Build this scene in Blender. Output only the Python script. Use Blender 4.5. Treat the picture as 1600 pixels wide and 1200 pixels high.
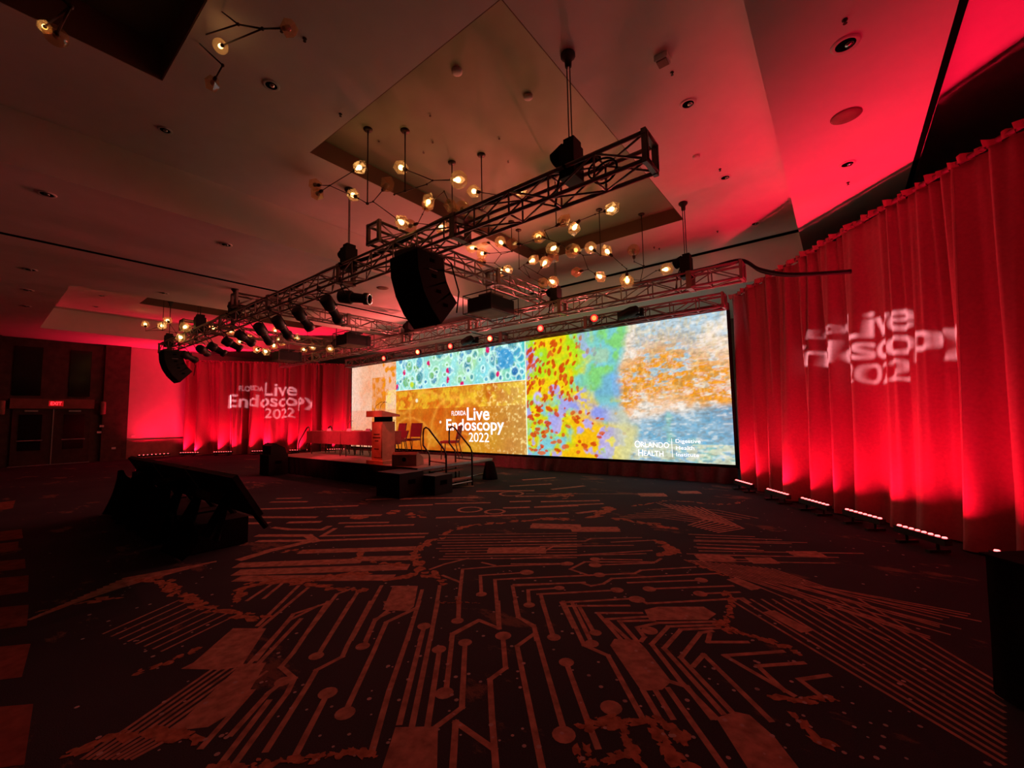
import bpy, bmesh, math, random
import numpy as np
from mathutils import Vector, Matrix, Euler

for o in list(bpy.data.objects):
    bpy.data.objects.remove(o, do_unlink=True)
scene = bpy.context.scene
COL = scene.collection
random.seed(7)
RNG = np.random.RandomState(11)

# ------------------------------------------------------------------ camera
F = 659.0
HC = 1.6
def _cam_axes():
    d1 = np.array([-48. - 800, -(668. - 600), -F]); d2 = np.array([1315. - 800, -(642. - 600), -F])
    Y = d2 / np.linalg.norm(d2); X = -d1 / np.linalg.norm(d1)
    X = X - Y * (X @ Y); X /= np.linalg.norm(X)
    return np.array([X, Y, np.cross(X, Y)])
RC = _cam_axes()
CP = np.array([0, 0, HC])
cam_d = bpy.data.cameras.new('camera'); cam = bpy.data.objects.new('camera', cam_d); COL.objects.link(cam)
cam_d.sensor_fit = 'HORIZONTAL'; cam_d.sensor_width = 36.0; cam_d.lens = 36.0 * F / 1600.0
cam_d.clip_start = 0.05; cam_d.clip_end = 200
M4 = Matrix.Identity(4)
for i in range(3):
    for j in range(3):
        M4[i][j] = RC[i][j]
M4[2][3] = HC
cam.matrix_world = M4
scene.camera = cam

def hit(u, v, axis, val):
    """point of the sight line through photograph pixel (u, v) at a known world coordinate"""
    d = RC @ np.array([u - 800., -(v - 600.), -F]); t = (val - CP[axis]) / d[axis]
    p = CP + t * d
    return Vector((p[0], p[1], p[2]))
def floor_pt(u, v): return hit(u, v, 2, 0.0)

# ------------------------------------------------------------------ world, exposure
w = bpy.data.worlds.new('world'); scene.world = w; w.use_nodes = True
w.node_tree.nodes['Background'].inputs[0].default_value = (0.05, 0.012, 0.015, 1)
w.node_tree.nodes['Background'].inputs[1].default_value = 0.05
scene.view_settings.view_transform = 'Standard'; scene.view_settings.look = 'None'
scene.view_settings.gamma = 1.0; scene.view_settings.use_curve_mapping = False
scene.view_settings.exposure = 0.5
scene.cycles.max_bounces = 7; scene.cycles.diffuse_bounces = 4; scene.cycles.transparent_max_bounces = 8; scene.cycles.transmission_bounces = 4; scene.cycles.glossy_bounces = 3

RED = (1.0, 0.006, 0.045)
P_RIGHT, P_LEFT, P_WALL = 22.0, 55.0, 55.0
P_PAR, P_FRONT = 230.0, 420.0
SCREEN_GAIN = 0.88
GOBO_R, GOBO_L = 5000.0, 4200.0

# ------------------------------------------------------------------ materials
MATS = {}
def mat(name, col, rough=0.7, metal=0.0, var=0.15, scale=8.0, emis=None, estr=0.0, bump=0.0, spec=0.3, sheen=0.0):
    m = bpy.data.materials.new(name); m.use_nodes = True
    nt = m.node_tree; b = nt.nodes['Principled BSDF']
    b.inputs['Roughness'].default_value = rough; b.inputs['Metallic'].default_value = metal
    b.inputs['Specular IOR Level'].default_value = spec
    if sheen: b.inputs['Sheen Weight'].default_value = sheen
    tc = nt.nodes.new('ShaderNodeTexCoord'); n = nt.nodes.new('ShaderNodeTexNoise')
    n.inputs['Scale'].default_value = scale; n.inputs['Detail'].default_value = 4
    nt.links.new(tc.outputs['Object'], n.inputs['Vector'])
    r = nt.nodes.new('ShaderNodeValToRGB')
    r.color_ramp.elements[0].position = 0.3; r.color_ramp.elements[1].position = 0.7
    r.color_ramp.elements[0].color = tuple(max(0, c * (1 - var)) for c in col) + (1,)
    r.color_ramp.elements[1].color = tuple(min(1, c * (1 + var)) for c in col) + (1,)
    nt.links.new(n.outputs['Fac'], r.inputs['Fac']); nt.links.new(r.outputs['Color'], b.inputs['Base Color'])
    if bump:
        bp = nt.nodes.new('ShaderNodeBump'); bp.inputs['Strength'].default_value = bump
        bp.inputs['Distance'].default_value = 0.02
        nt.links.new(n.outputs['Fac'], bp.inputs['Height']); nt.links.new(bp.outputs['Normal'], b.inputs['Normal'])
    if emis:
        b.inputs['Emission Color'].default_value = emis + (1,); b.inputs['Emission Strength'].default_value = estr
    MATS[name] = m
    return m
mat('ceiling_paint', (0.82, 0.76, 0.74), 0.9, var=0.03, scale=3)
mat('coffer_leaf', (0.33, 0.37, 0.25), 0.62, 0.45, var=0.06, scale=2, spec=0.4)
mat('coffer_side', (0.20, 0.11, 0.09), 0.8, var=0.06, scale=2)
mat('black_metal', (0.035, 0.03, 0.03), 0.45, 0.3, spec=0.5)
mat('truss_metal', (0.30, 0.22, 0.20), 0.5, 0.3, spec=0.5)
mat('truss_alu', (0.42, 0.40, 0.39), 0.4, 0.6, spec=0.5)
mat('bronze', (0.06, 0.035, 0.025), 0.4, 0.6, spec=0.5)
mat('black_cloth', (0.012, 0.010, 0.011), 0.95, var=0.3, scale=30, spec=0.05)
mat('black_plastic', (0.011, 0.010, 0.010), 0.6, spec=0.2)
mat('grille', (0.012, 0.012, 0.013), 0.8, spec=0.1, scale=80, var=0.5)
mat('curtain_cloth', (0.36, 0.13, 0.14), 0.9, var=0.08, scale=25, spec=0.05)
mat('skirt_cloth', (0.16, 0.085, 0.09), 0.9, var=0.15, scale=15, spec=0.1)
mat('red_cloth', (0.36, 0.10, 0.10), 0.9, var=0.1, spec=0.1)
mat('dark_wood', (0.075, 0.04, 0.034), 0.6, var=0.3, scale=5)
mat('door_wood', (0.045, 0.026, 0.022), 0.6, var=0.3, scale=5)
mat('door_header', (0.20, 0.09, 0.07), 0.6, var=0.15, scale=5)
mat('wall_light', (0.60, 0.50, 0.47), 0.85, var=0.04, scale=3)
mat('wainscot', (0.30, 0.18, 0.15), 0.7, var=0.2, scale=4)
mat('lectern_wood', (0.42, 0.22, 0.15), 0.55, var=0.2, scale=6)
mat('stage_deck', (0.28, 0.16, 0.13), 0.7, var=0.25, scale=4)
mat('white_plastic', (0.75, 0.72, 0.70), 0.5, var=0.03)
mat('chrome', (0.75, 0.75, 0.75), 0.2, 1.0, var=0.02)
mat('dark_hole', (0.004, 0.004, 0.004), 1.0, spec=0.0)
mat('glass_dark', (0.004, 0.004, 0.005), 0.15, spec=0.5)
mat('bulb', (1, 0.8, 0.5), 0.5, emis=(1.0, 0.58, 0.22), estr=7.0)
mat('led_red', (1, 0.1, 0.1), 0.5, emis=(1.0, 0.10, 0.10), estr=5.0)
mat('lens_red', (0.8, 0.1, 0.1), 0.3, emis=(1.0, 0.02, 0.02), estr=0.9)
mat('lens_hot', (1.0, 0.6, 0.3), 0.3, emis=(1.0, 0.45, 0.12), estr=9.0)
mat('lens_red_hot', (0.9, 0.2, 0.1), 0.3, emis=(1.0, 0.10, 0.05), estr=4.0)
mat('lens_amber_hot', (0.9, 0.5, 0.2), 0.3, emis=(1.0, 0.36, 0.10), estr=4.0)
mat('lens_pink', (0.8, 0.2, 0.3), 0.3, emis=(1.0, 0.10, 0.25), estr=1.6)
mat('lens_amber', (0.8, 0.4, 0.2), 0.3, emis=(1.0, 0.30, 0.07), estr=1.2)
mat('lens_glass', (0.45, 0.45, 0.48), 0.15, 0.6, spec=0.6)
mat('exit_red', (0.9, 0.1, 0.1), 0.5, emis=(1.0, 0.02, 0.03), estr=2.2)
mat('exit_box', (0.3, 0.03, 0.03), 0.5, emis=(1.0, 0.01, 0.015), estr=0.25)
mat('letter_white', (0.9, 0.9, 0.9), 0.5, emis=(0.96, 0.94, 1.0), estr=1.05)
mat('laptop_screen', (0.02, 0.02, 0.02), 0.3, emis=(0.8, 0.8, 1.0), estr=0.03)
mat('apple_glow', (0.8, 0.8, 0.8), 0.3, emis=(0.9, 0.9, 1.0), estr=0.7)
mat('paper', (0.75, 0.70, 0.68), 0.8, var=0.02)

def glass_mat():
    m = bpy.data.materials.new('amber_glass'); m.use_nodes = True; nt = m.node_tree
    nt.nodes.remove(nt.nodes['Principled BSDF']); out = nt.nodes['Material Output']
    tr = nt.nodes.new('ShaderNodeBsdfTransparent'); tr.inputs[0].default_value = (0.93, 0.80, 0.62, 1)
    tl = nt.nodes.new('ShaderNodeBsdfTranslucent'); tl.inputs[0].default_value = (0.9, 0.62, 0.36, 1)
    gl = nt.nodes.new('ShaderNodeBsdfGlossy'); gl.inputs['Roughness'].default_value = 0.12
    n = nt.nodes.new('ShaderNodeTexNoise'); n.inputs['Scale'].default_value = 9
    mr = nt.nodes.new('ShaderNodeMapRange'); mr.inputs['To Min'].default_value = 0.06; mr.inputs['To Max'].default_value = 0.24
    nt.links.new(n.outputs['Fac'], mr.inputs['Value'])
    m1 = nt.nodes.new('ShaderNodeMixShader'); nt.links.new(mr.outputs[0], m1.inputs[0])
    nt.links.new(tr.outputs[0], m1.inputs[1]); nt.links.new(tl.outputs[0], m1.inputs[2])
    m2 = nt.nodes.new('ShaderNodeMixShader'); m2.inputs[0].default_value = 0.12
    nt.links.new(m1.outputs[0], m2.inputs[1]); nt.links.new(gl.outputs[0], m2.inputs[2])
    nt.links.new(m2.outputs[0], out.inputs[0]); MATS['amber_glass'] = m
glass_mat()

def carpet_mat(name, dark, light, stain):
    """dark pile with flecks and wandering streaky stains"""
    m = bpy.data.materials.new(name); m.use_nodes = True; nt = m.node_tree; b = nt.nodes['Principled BSDF']
    b.inputs['Roughness'].default_value = 0.95; b.inputs['Specular IOR Level'].default_value = 0.08
    geo = nt.nodes.new('ShaderNodeNewGeometry')
    def noise(scale, detail=4, rough=0.6, vec=None, sx=1, sy=1):
        mp = nt.nodes.new('ShaderNodeMapping'); mp.inputs['Scale'].default_value = (sx, sy, 1)
        nt.links.new(geo.outputs['Position'], mp.inputs['Vector'])
        n = nt.nodes.new('ShaderNodeTexNoise'); n.inputs['Scale'].default_value = scale
        n.inputs['Detail'].default_value = detail; n.inputs['Roughness'].default_value = rough
        nt.links.new(mp.outputs[0], n.inputs['Vector']); return n
    def ramp(src, p0, p1):
        r = nt.nodes.new('ShaderNodeMapRange'); r.inputs['From Min'].default_value = p0; r.inputs['From Max'].default_value = p1
        r.clamp = True; nt.links.new(src, r.inputs['Value']); return r.outputs[0]
    def mix(fac, a, c):
        x = nt.nodes.new('ShaderNodeMix'); x.data_type = 'RGBA'
        nt.links.new(fac, x.inputs['Factor'])
        for sock, val in ((x.inputs['A'], a), (x.inputs['B'], c)):
            if isinstance(val, tuple): sock.default_value = val + (1,)
            else: nt.links.new(val, sock)
        return x.outputs['Result']
    big = noise(0.35, 3); fleck = noise(160, 2, 0.7); streak = noise(0.9, 9, 0.72, sx=0.8, sy=1.5)
    base = mix(ramp(big.outputs['Fac'], 0.35, 0.65), dark, light)
    st = mix(ramp(streak.outputs['Fac'], 0.585, 0.63), base, stain)
    vor = nt.nodes.new('ShaderNodeTexVoronoi'); vor.inputs['Scale'].default_value = 3.2
    nt.links.new(geo.outputs['Position'], vor.inputs['Vector'])
    dots = mix(ramp(vor.outputs['Distance'], 0.05, 0.035), st, (0.30, 0.24, 0.22))
    fl = nt.nodes.new('ShaderNodeMix'); fl.data_type = 'RGBA'; fl.blend_type = 'MULTIPLY'
    fl.inputs['Factor'].default_value = 0.6
    nt.links.new(dots, fl.inputs['A'])
    g = nt.nodes.new('ShaderNodeValToRGB'); g.color_ramp.elements[0].position = 0.3; g.color_ramp.elements[1].position = 0.7
    g.color_ramp.elements[0].color = (0.45, 0.45, 0.45, 1); g.color_ramp.elements[1].color = (1.4, 1.4, 1.4, 1)
    nt.links.new(fleck.outputs['Fac'], g.inputs['Fac']); nt.links.new(g.outputs['Color'], fl.inputs['B'])
    nt.links.new(fl.outputs['Result'], b.inputs['Base Color'])
    bp = nt.nodes.new('ShaderNodeBump'); bp.inputs['Strength'].default_value = 0.4; bp.inputs['Distance'].default_value = 0.004
    nt.links.new(fleck.outputs['Fac'], bp.inputs['Height']); nt.links.new(bp.outputs['Normal'], b.inputs['Normal'])
    MATS[name] = m
carpet_mat('carpet', (0.026, 0.028, 0.036), (0.042, 0.043, 0.052), (0.15, 0.085, 0.065))
mat('carpet_trace', (0.36, 0.20, 0.145), 0.95, var=0.35, scale=14, spec=0.05)
mat('carpet_vein', (0.34, 0.15, 0.09), 0.95, var=0.4, scale=20, spec=0.05)
mat('carpet_trace_dim', (0.20, 0.07, 0.05), 0.95, var=0.3, scale=10, spec=0.05)  # darker copy of the trace colour: dim light painted into the border
mat('carpet_dot', (0.40, 0.33, 0.31), 0.95, var=0.2, spec=0.05)

# ------------------------------------------------------------------ mesh helpers
class MB:
    def __init__(s): s.v = []; s.f = []
    def add(s, vs, fs):
        n = len(s.v); s.v += [tuple(p) for p in vs]; s.f += [tuple(i + n for i in f) for f in fs]; return s
    def box(s, c, size, rot=None):
        hx, hy, hz = size[0] / 2, size[1] / 2, size[2] / 2
        vs = [Vector((x, y, z)) for x in (-hx, hx) for y in (-hy, hy) for z in (-hz, hz)]
        if rot is not None: vs = [rot @ p for p in vs]
        c = Vector(c)
        return s.add([p + c for p in vs], [(0, 1, 3, 2), (4, 6, 7, 5), (0, 4, 5, 1), (2, 3, 7, 6), (0, 2, 6, 4), (1, 5, 7, 3)])
    def tube(s, pts, r, n=8, closed=False, cap=True):
        pts = [Vector(p) for p in pts]; m = len(pts); rings = []
        up = Vector((0, 0, 1))
        for i, p in enumerate(pts):
            a = pts[(i - 1) % m] if (i > 0 or closed) else p
            b = pts[(i + 1) % m] if (i < m - 1 or closed) else p
            d = (b - a)
            d = d.normalized() if d.length > 1e-9 else Vector((1, 0, 0))
            ref = up if abs(d.z) < 0.95 else Vector((0, 1, 0))
            x = d.cross(ref).normalized(); y = d.cross(x)
            rr = r[i] if isinstance(r, (list, tuple)) else r
            rings.append([p + (x * math.cos(2 * math.pi * k / n) + y * math.sin(2 * math.pi * k / n)) * rr for k in range(n)])
        vs = [q for R in rings for q in R]; fs = []
        for i in range(m if closed else m - 1):
            j = (i + 1) % m
            for k in range(n):
                fs.append((i * n + k, i * n + (k + 1) % n, j * n + (k + 1) % n, j * n + k))
        if cap and not closed:
            fs.append(tuple(range(n))[::-1]); fs.append(tuple((m - 1) * n + k for k in range(n)))
        return s.add(vs, fs)
    def lathe(s, prof, org, axis, n=16, cap=True):
        """prof: list of (distance along axis, radius)"""
        axis = Vector(axis).normalized(); org = Vector(org)
        ref = Vector((0, 0, 1)) if abs(axis.z) < 0.95 else Vector((1, 0, 0))
        x = axis.cross(ref).normalized(); y = axis.cross(x); vs = []; fs = []
        for t, r in prof:
            vs += [org + axis * t + (x * math.cos(2 * math.pi * k / n) + y * math.sin(2 * math.pi * k / n)) * r for k in range(n)]
        m = len(prof)
        for i in range(m - 1):
            for k in range(n):
                fs.append((i * n + k, i * n + (k + 1) % n, (i + 1) * n + (k + 1) % n, (i + 1) * n + k))
        if cap: fs.append(tuple(range(n))[::-1]); fs.append(tuple((m - 1) * n + k for k in range(n)))
        return s.add(vs, fs)
    def prism(s, poly, z0, z1):
        n = len(poly)
        vs = [(p[0], p[1], z0) for p in poly] + [(p[0], p[1], z1) for p in poly]
        fs = [tuple(range(n))[::-1], tuple(range(n, 2 * n))] + [(k, (k + 1) % n, n + (k + 1) % n, n + k) for k in range(n)]
        return s.add(vs, fs)
    def extrude(s, poly3, vec):
        n = len(poly3); vec = Vector(vec); poly3 = [Vector(p) for p in poly3]
        vs = poly3 + [p + vec for p in poly3]
        fs = [tuple(range(n))[::-1], tuple(range(n, 2 * n))] + [(k, (k + 1) % n, n + (k + 1) % n, n + k) for k in range(n)]
        return s.add(vs, fs)
    def mesh(s, name, m, smooth=False):
        me = bpy.data.meshes.new(name); me.from_pydata(s.v, [], s.f); me.update()
        bm = bmesh.new(); bm.from_mesh(me); bmesh.ops.recalc_face_normals(bm, faces=bm.faces); bm.to_mesh(me); bm.free()
        me.materials.append(MATS[m] if isinstance(m, str) else m)
        if smooth:
            for p in me.polygons: p.use_smooth = True
        return me
    def build(s, name, m, parent=None, smooth=False):
        o = bpy.data.objects.new(name, s.mesh(name, m, smooth)); COL.objects.link(o)
        if parent is not None: o.parent = parent
        return o
def link(name, me, parent=None, loc=(0, 0, 0), rot=None, scale=None):
    o = bpy.data.objects.new(name, me); COL.objects.link(o); o.location = loc
    if rot is not None:
        o.rotation_mode = 'QUATERNION'; o.rotation_quaternion = rot
    if scale is not None: o.scale = scale
    if parent is not None: o.parent = parent
    return o
def tag(o, label=None, cat=None, group=None, kind=None):
    if label: o['label'] = label
    if cat: o['category'] = cat
    if group: o['group'] = group
    if kind: o['kind'] = kind
    return o
def thing(name, label, cat, loc=(0, 0, 0), rz=0.0, group=None):
    o = bpy.data.objects.new(name, None); COL.objects.link(o); o.location = loc; o.rotation_euler = (0, 0, rz)
    o.empty_display_size = 0.1
    return tag(o, label, cat, group)
def copy_tree(o, parent=None):
    c = o.copy(); COL.objects.link(c); c.parent = parent
    for ch in list(o.children): copy_tree(ch, c)
    return c
def struct(o): o['kind'] = 'structure'; return o
def aim(a, b):
    return (Vector(b) - Vector(a)).to_track_quat('X', 'Z')

def area_light(name, loc, direction, sx, sy, power, color, spread=1.7):
    d = bpy.data.lights.new(name, 'AREA'); d.shape = 'RECTANGLE'; d.size = sx; d.size_y = sy
    d.energy = power; d.color = color; d.spread = spread
    return d

# ------------------------------------------------------------------ lettering helpers
def text_splines(txt, offset=0.0):
    cu = bpy.data.curves.new('lettering', 'FONT'); cu.body = txt; cu.size = 1
    ob = bpy.data.objects.new('lettering', cu); COL.objects.link(ob)
    dg = bpy.context.evaluated_depsgraph_get(); dg.update()
    c2 = ob.evaluated_get(dg).to_curve(dg)
    out = []
    for sp in c2.splines:
        pts = sp.bezier_points; n = len(pts); poly = []
        for i in range(n):
            a, b = pts[i], pts[(i + 1) % n]
            p0, p1, p2, p3 = (Vector(q[:2]) for q in (a.co, a.handle_right, b.handle_left, b.co))
            straight = abs((p3 - p0).x * (p1 - p0).y - (p3 - p0).y * (p1 - p0).x) < 1e-5 and abs((p3 - p0).x * (p2 - p0).y - (p3 - p0).y * (p2 - p0).x) < 1e-5
            for t in ([0.0] if straight else [0, .2, .4, .6, .8]):
                poly.append(p0 * (1 - t) ** 3 + p1 * 3 * t * (1 - t) ** 2 + p2 * 3 * t * t * (1 - t) + p3 * t ** 3)
        out.append(poly)
    ob.evaluated_get(dg).to_curve_clear()
    bpy.data.objects.remove(ob); bpy.data.curves.remove(cu)
    if offset:   # heavier strokes: push every outline outwards, counters inwards
        area = lambda P: sum(P[i].x * P[(i + 1) % len(P)].y - P[(i + 1) % len(P)].x * P[i].y for i in range(len(P)))
        sg = 1 if area(max(out, key=lambda P: abs(area(P)))) > 0 else -1; o2 = []
        for P in out:
            P = [p for i, p in enumerate(P) if (p - P[i - 1]).length > 1e-4]; n = len(P); Q = []
            for i in range(n):
                d0 = (P[i] - P[i - 1]).normalized(); d1 = (P[(i + 1) % n] - P[i]).normalized()
                n0 = Vector((d0.y, -d0.x)) * sg; n1 = Vector((d1.y, -d1.x)) * sg; m = n0 + n1
                m = m.normalized() if m.length > 1e-3 else n0
                Q.append(P[i] + m * offset / max(.5, m.dot(n0)))
            o2.append(Q)
        out = o2
    return out
def fit(splines, x0, y0, width, height, ref=None):
    """scale so that the cap height (ref = measured on the first letter) is `height`, baseline at y0"""
    xs = [p.x for s in splines for p in s]
    a, b = min(xs), max(xs)
    cap = max(p.y for p in splines[0]) if ref is None else ref
    sx = width / (b - a); sy = height / cap
    return [[Vector((x0 + (p.x - a) * sx, y0 + p.y * sy)) for p in s] for s in splines]
def fill_mesh(name, splines, m, xf, thick=0.0):
    cu = bpy.data.curves.new(name, 'CURVE'); cu.dimensions = '2D'; cu.fill_mode = 'BOTH'
    for s in splines:
        sp = cu.splines.new('POLY'); sp.points.add(len(s) - 1); sp.use_cyclic_u = True
        for i, p in enumerate(s): sp.points[i].co = (p[0], p[1], 0, 1)
    ob = bpy.data.objects.new(name, cu); COL.objects.link(ob)
    dg = bpy.context.evaluated_depsgraph_get(); dg.update()
    me = bpy.data.meshes.new_from_object(ob.evaluated_get(dg))
    bpy.data.objects.remove(ob); bpy.data.curves.remove(cu)
    me.transform(xf); me.materials.clear(); me.materials.append(MATS[m])
    return me
def event_title():
    """Florida / Live / Endoscopy / 2022 in units of metres on the big screen, origin at the E's foot"""
    out = []
    out += fit(text_splines('Endoscopy', 0.013), 0, 0, 2.72, 0.40)
    out += fit(text_splines('Live', 0.013), 1.05, 0.36, 1.04, 0.44)
    out += fit(text_splines('FLORIDA'), 0.28, 0.53, 0.71, 0.16)
    out += fit(text_splines('2022'), 1.13, -0.39, 0.93, 0.31, )
    return out
TITLE = event_title()

# ================================================================== THE SETTING
XL, XR, YB, YF = -26.08, 9.0, 16.5, -9.0
fl = MB().add([(XL, YF, 0), (XR, YF, 0), (XR, YB, 0), (XL, YB, 0)], [(0, 1, 2, 3)]).build('floor', 'carpet'); struct(fl)

# ceiling as stepped coffers: rectangles (x0, x1, y0, y1, height), later ones override
ZS, ZM, ZT = 5.2, 6.0, 6.35
COF = [(XL, XR, YF, YB, ZS),
       (-8.8, -0.45, YF, 12.15, ZM), (-6.63, -2.55, 3.22, 9.75, ZT), (-6.63, -2.55, -5.5, 1.31, ZT + 0.15),
       (-23.0, -15.4, 1.42, 12.15, ZM), (-20.0, -17.0, 3.6, 9.9, ZT),
       (-8.8, -0.45, 12.15, YB, 4.95),
       (1.12, 1.30, YF, YB, 6.0), (1.30, XR, YF, YB, ZM)]
xs = sorted({c[0] for c in COF} | {c[1] for c in COF}); ys = sorted({c[2] for c in COF} | {c[3] for c in COF})
def hgt(x, y):
    z = ZS
    for a, b, c, d, h in COF:
        if a < x < b and c < y < d: z = h
    return z
mb = MB(); nx, ny = len(xs) - 1, len(ys) - 1
HT = [[hgt((xs[i] + xs[i + 1]) / 2, (ys[j] + ys[j + 1]) / 2) for j in range(ny)] for i in range(nx)]
for i in range(nx):
    for j in range(ny):
        z = HT[i][j]; a, b, c, d = xs[i], xs[i + 1], ys[j], ys[j + 1]
        mb.add([(a, c, z), (b, c, z), (b, d, z), (a, d, z)], [(0, 3, 2, 1)])
        if i + 1 < nx and HT[i + 1][j] != z: mb.add([(b, c, z), (b, d, z), (b, d, HT[i + 1][j]), (b, c, HT[i + 1][j])], [(0, 1, 2, 3)])
        if j + 1 < ny and HT[i][j + 1] != z: mb.add([(a, d, z), (b, d, z), (b, d, HT[i][j + 1]), (a, d, HT[i][j + 1])], [(0, 1, 2, 3)])
me = bpy.data.meshes.new('ceiling'); me.from_pydata(mb.v, [], mb.f); me.materials.append(MATS['ceiling_paint'])
cei = bpy.data.objects.new('ceiling', me); COL.objects.link(cei); struct(cei)
for a, b, c, d, h in (COF[2], COF[3], COF[5]):
    MB().box(((a + b) / 2, (c + d) / 2, h - .012), (b - a - .02, d - c - .02, .02)).build('coffer_panel', 'coffer_leaf', cei)
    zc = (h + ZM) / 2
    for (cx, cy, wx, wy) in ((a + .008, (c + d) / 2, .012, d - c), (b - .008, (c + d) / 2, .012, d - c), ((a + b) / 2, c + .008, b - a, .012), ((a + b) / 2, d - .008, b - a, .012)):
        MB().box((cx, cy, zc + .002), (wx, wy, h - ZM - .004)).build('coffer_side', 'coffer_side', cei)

def wall(name, pts, m):
    o = MB().add(pts, [(0, 1, 2, 3)]).build(name, m); return struct(o)
wall('wall_back', [(XL, YB, 0), (XR, YB, 0), (XR, YB, 7), (XL, YB, 7)], 'dark_wood')
wall('wall_front', [(XL, YF, 0), (XR, YF, 0), (XR, YF, 7), (XL, YF, 7)], 'dark_wood')
wall('wall_right', [(XR, YF, 0), (XR, YB, 0), (XR, YB, 7), (XR, YF, 7)], 'dark_wood')
# left wall: dark panelled end with doors, pale papered bay beside the curtain
wl = wall('wall_left', [(XL, YF, 0), (XL, YB, 0), (XL, YB, 7), (XL, YF, 7)], 'dark_wood')
MB().box((XL + 0.03, 6.0 + 2.2, 2.6 + 0.43), (0.05, 7.4, 4.30)).build('wall_panel', 'wall_light', wl)
MB().box((XL + 0.035, 8.2, 0.41), (0.06, 7.4, 0.80)).build('wainscot_panel', 'wainscot', wl)
MB().box((XL + 0.06, 8.2, 0.84), (0.10, 7.4, 0.05)).build('chair_rail', 'wainscot', wl)
MB().box((XL + 0.09, 4.05, 2.6), (0.18, 0.85, 5.2)).build('pilaster', 'dark_wood', wl)
MB().box((XL + 0.09, 0.2, 2.6), (0.18, 0.85, 5.2)).build('pilaster', 'dark_wood', wl)
for y0, y1 in ((0.98, 1.75), (2.55, 3.2)):
    MB().box((XL + 0.03, (y0 + y1) / 2, 3.85), (0.04, y1 - y0, 2.0)).build('dark_panel', 'glass_dark', wl)
struct(MB().box((XL + 0.02, 8.2, 0.06), (0.03, 7.4, 0.12)).build('baseboard_left', 'dark_wood'))

# pair of doors with closers, push bars and a header
dr = struct(thing('door_1', None, None, (XL + 0.02, 2.15, 0)))
for s in (-1, 1):
    lf = MB().box((0.05, s * 0.56, 1.15), (0.06, 1.10, 2.28)).build('door_leaf', 'door_wood', dr)
    MB().box((0.09, s * 0.62, 1.35), (0.02, 0.62, 1.45)).build('door_glass', 'glass_dark', lf)
    MB().tube([(0.16, s * 0.62 - 0.35, 1.02), (0.16, s * 0.62 + 0.35, 1.02)], 0.02).build('push_bar', 'truss_alu', lf)
    MB().box((0.12, s * 0.62, 2.22), (0.07, 0.36, 0.06)).build('door_closer', 'truss_alu', lf)
MB().box((0.10, 0.0, 1.15), (0.02, 0.03, 2.28)).build('astragal', 'truss_alu', dr)
MB().box((0.06, 0.0, 0.01), (0.12, 2.3, 0.02)).build('threshold', 'truss_alu', dr)
MB().box((0.10, 0.0, 2.52), (0.14, 2.4, 0.40)).build('header', 'door_header', dr)

# operable-partition tracks in the ceiling
def trim(n, c, s): struct(MB().box(c, s).build('trim_%d' % n, 'dark_hole'))
trim(1, (-12.1, 3.75, ZS - 0.01), (0.07, 25, 0.02))
trim(2, (1.08, 3.75, ZS + 0.03), (0.06, 25, 0.10))
trim(3, (-4.6, 12.12, ZM - 0.03), (8.3, 0.05, 0.05))

# ================================================================== CARPET PRINT
_zk = [0]
def zz_():
    _zk[0] += 1; return 0.001 + _zk[0] * 4e-7
def strip_poly(mb, pts, wd, z=None):
    for a, b in zip(pts[:-1], pts[1:]):
        d = (b - a); z = zz_()
        if d.length < 1e-4: continue
        d.normalize(); n = Vector((-d.y, d.x, 0)) * wd / 2; e = d * wd * 0.45
        mb.add([(a - e + n).xy[:] + (z,), (a - e - n).xy[:] + (z,), (b + e - n).xy[:] + (z,), (b + e + n).xy[:] + (z,)], [(0, 1, 2, 3)])
def disc(mb, c, r, n=14, z=0.0016, jit=0.0):
    z = zz_()
    vs = [(c.x + r * (1 + jit * random.uniform(-1, 1)) * math.cos(2 * math.pi * k / n), c.y + r * (1 + jit * random.uniform(-1, 1)) * math.sin(2 * math.pi * k / n), z) for k in range(n)]
    mb.add(vs, [tuple(range(n))])
def rag(mb, c, r, ang=None, el=1.0, n=18, z=0.002):
    """ragged blob, stretched along ang"""
    if ang is None: ang = random.uniform(0, 3.14)
    z = zz_()
    ca, sa = math.cos(ang), math.sin(ang); vs = []
    for k in range(n):
        t = 2 * math.pi * k / n; q = r * random.uniform(0.45, 1.15)
        x, y = q * el * math.cos(t), q * math.sin(t)
        vs.append((c.x + x * ca - y * sa, c.y + x * sa + y * ca, z))
    cen = (c.x, c.y, z)
    mb.add(vs + [cen], [(k, (k + 1) % n, n) for k in range(n)])
def vein(mb, pts, r, step=0.05):
    r = r * .62
    for a, b in zip(pts[:-1], pts[1:]):
        L = (b - a).length; m = max(1, int(L / step)); ang = math.atan2((b - a).y, (b - a).x)
        for k in range(m):
            p = a.lerp(b, (k + random.random()) / m)
            p = p + Vector((random.gauss(0, r * 0.5), random.gauss(0, r * 0.5), 0))
            rag(mb, p, r * random.uniform(0.25, 1.0), ang + random.uniform(-.5, .5), random.uniform(1.0, 2.4), 10)
CR = {1: (380, 740), 2: (800, 740), 3: (400, 940), 4: (820, 940), 5: (0, 860)}
def fp(c, p): return floor_pt(CR[c][0] + p[0] / 3.077, CR[c][1] + p[1] / 3.077)
TR = MB(); VN = MB(); DT = MB(); BD = MB()
WT = 0.034
def T(c, pts, w=WT): strip_poly(TR, [fp(c, p) for p in pts], w)
def D(c, p, r=0.045): disc(TR, fp(c, p), r)
def PAD(c, pts):
    vs = [fp(c, p) for p in pts]; z = zz_(); TR.add([(v.x, v.y, z) for v in vs], [tuple(range(len(vs)))])
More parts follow.
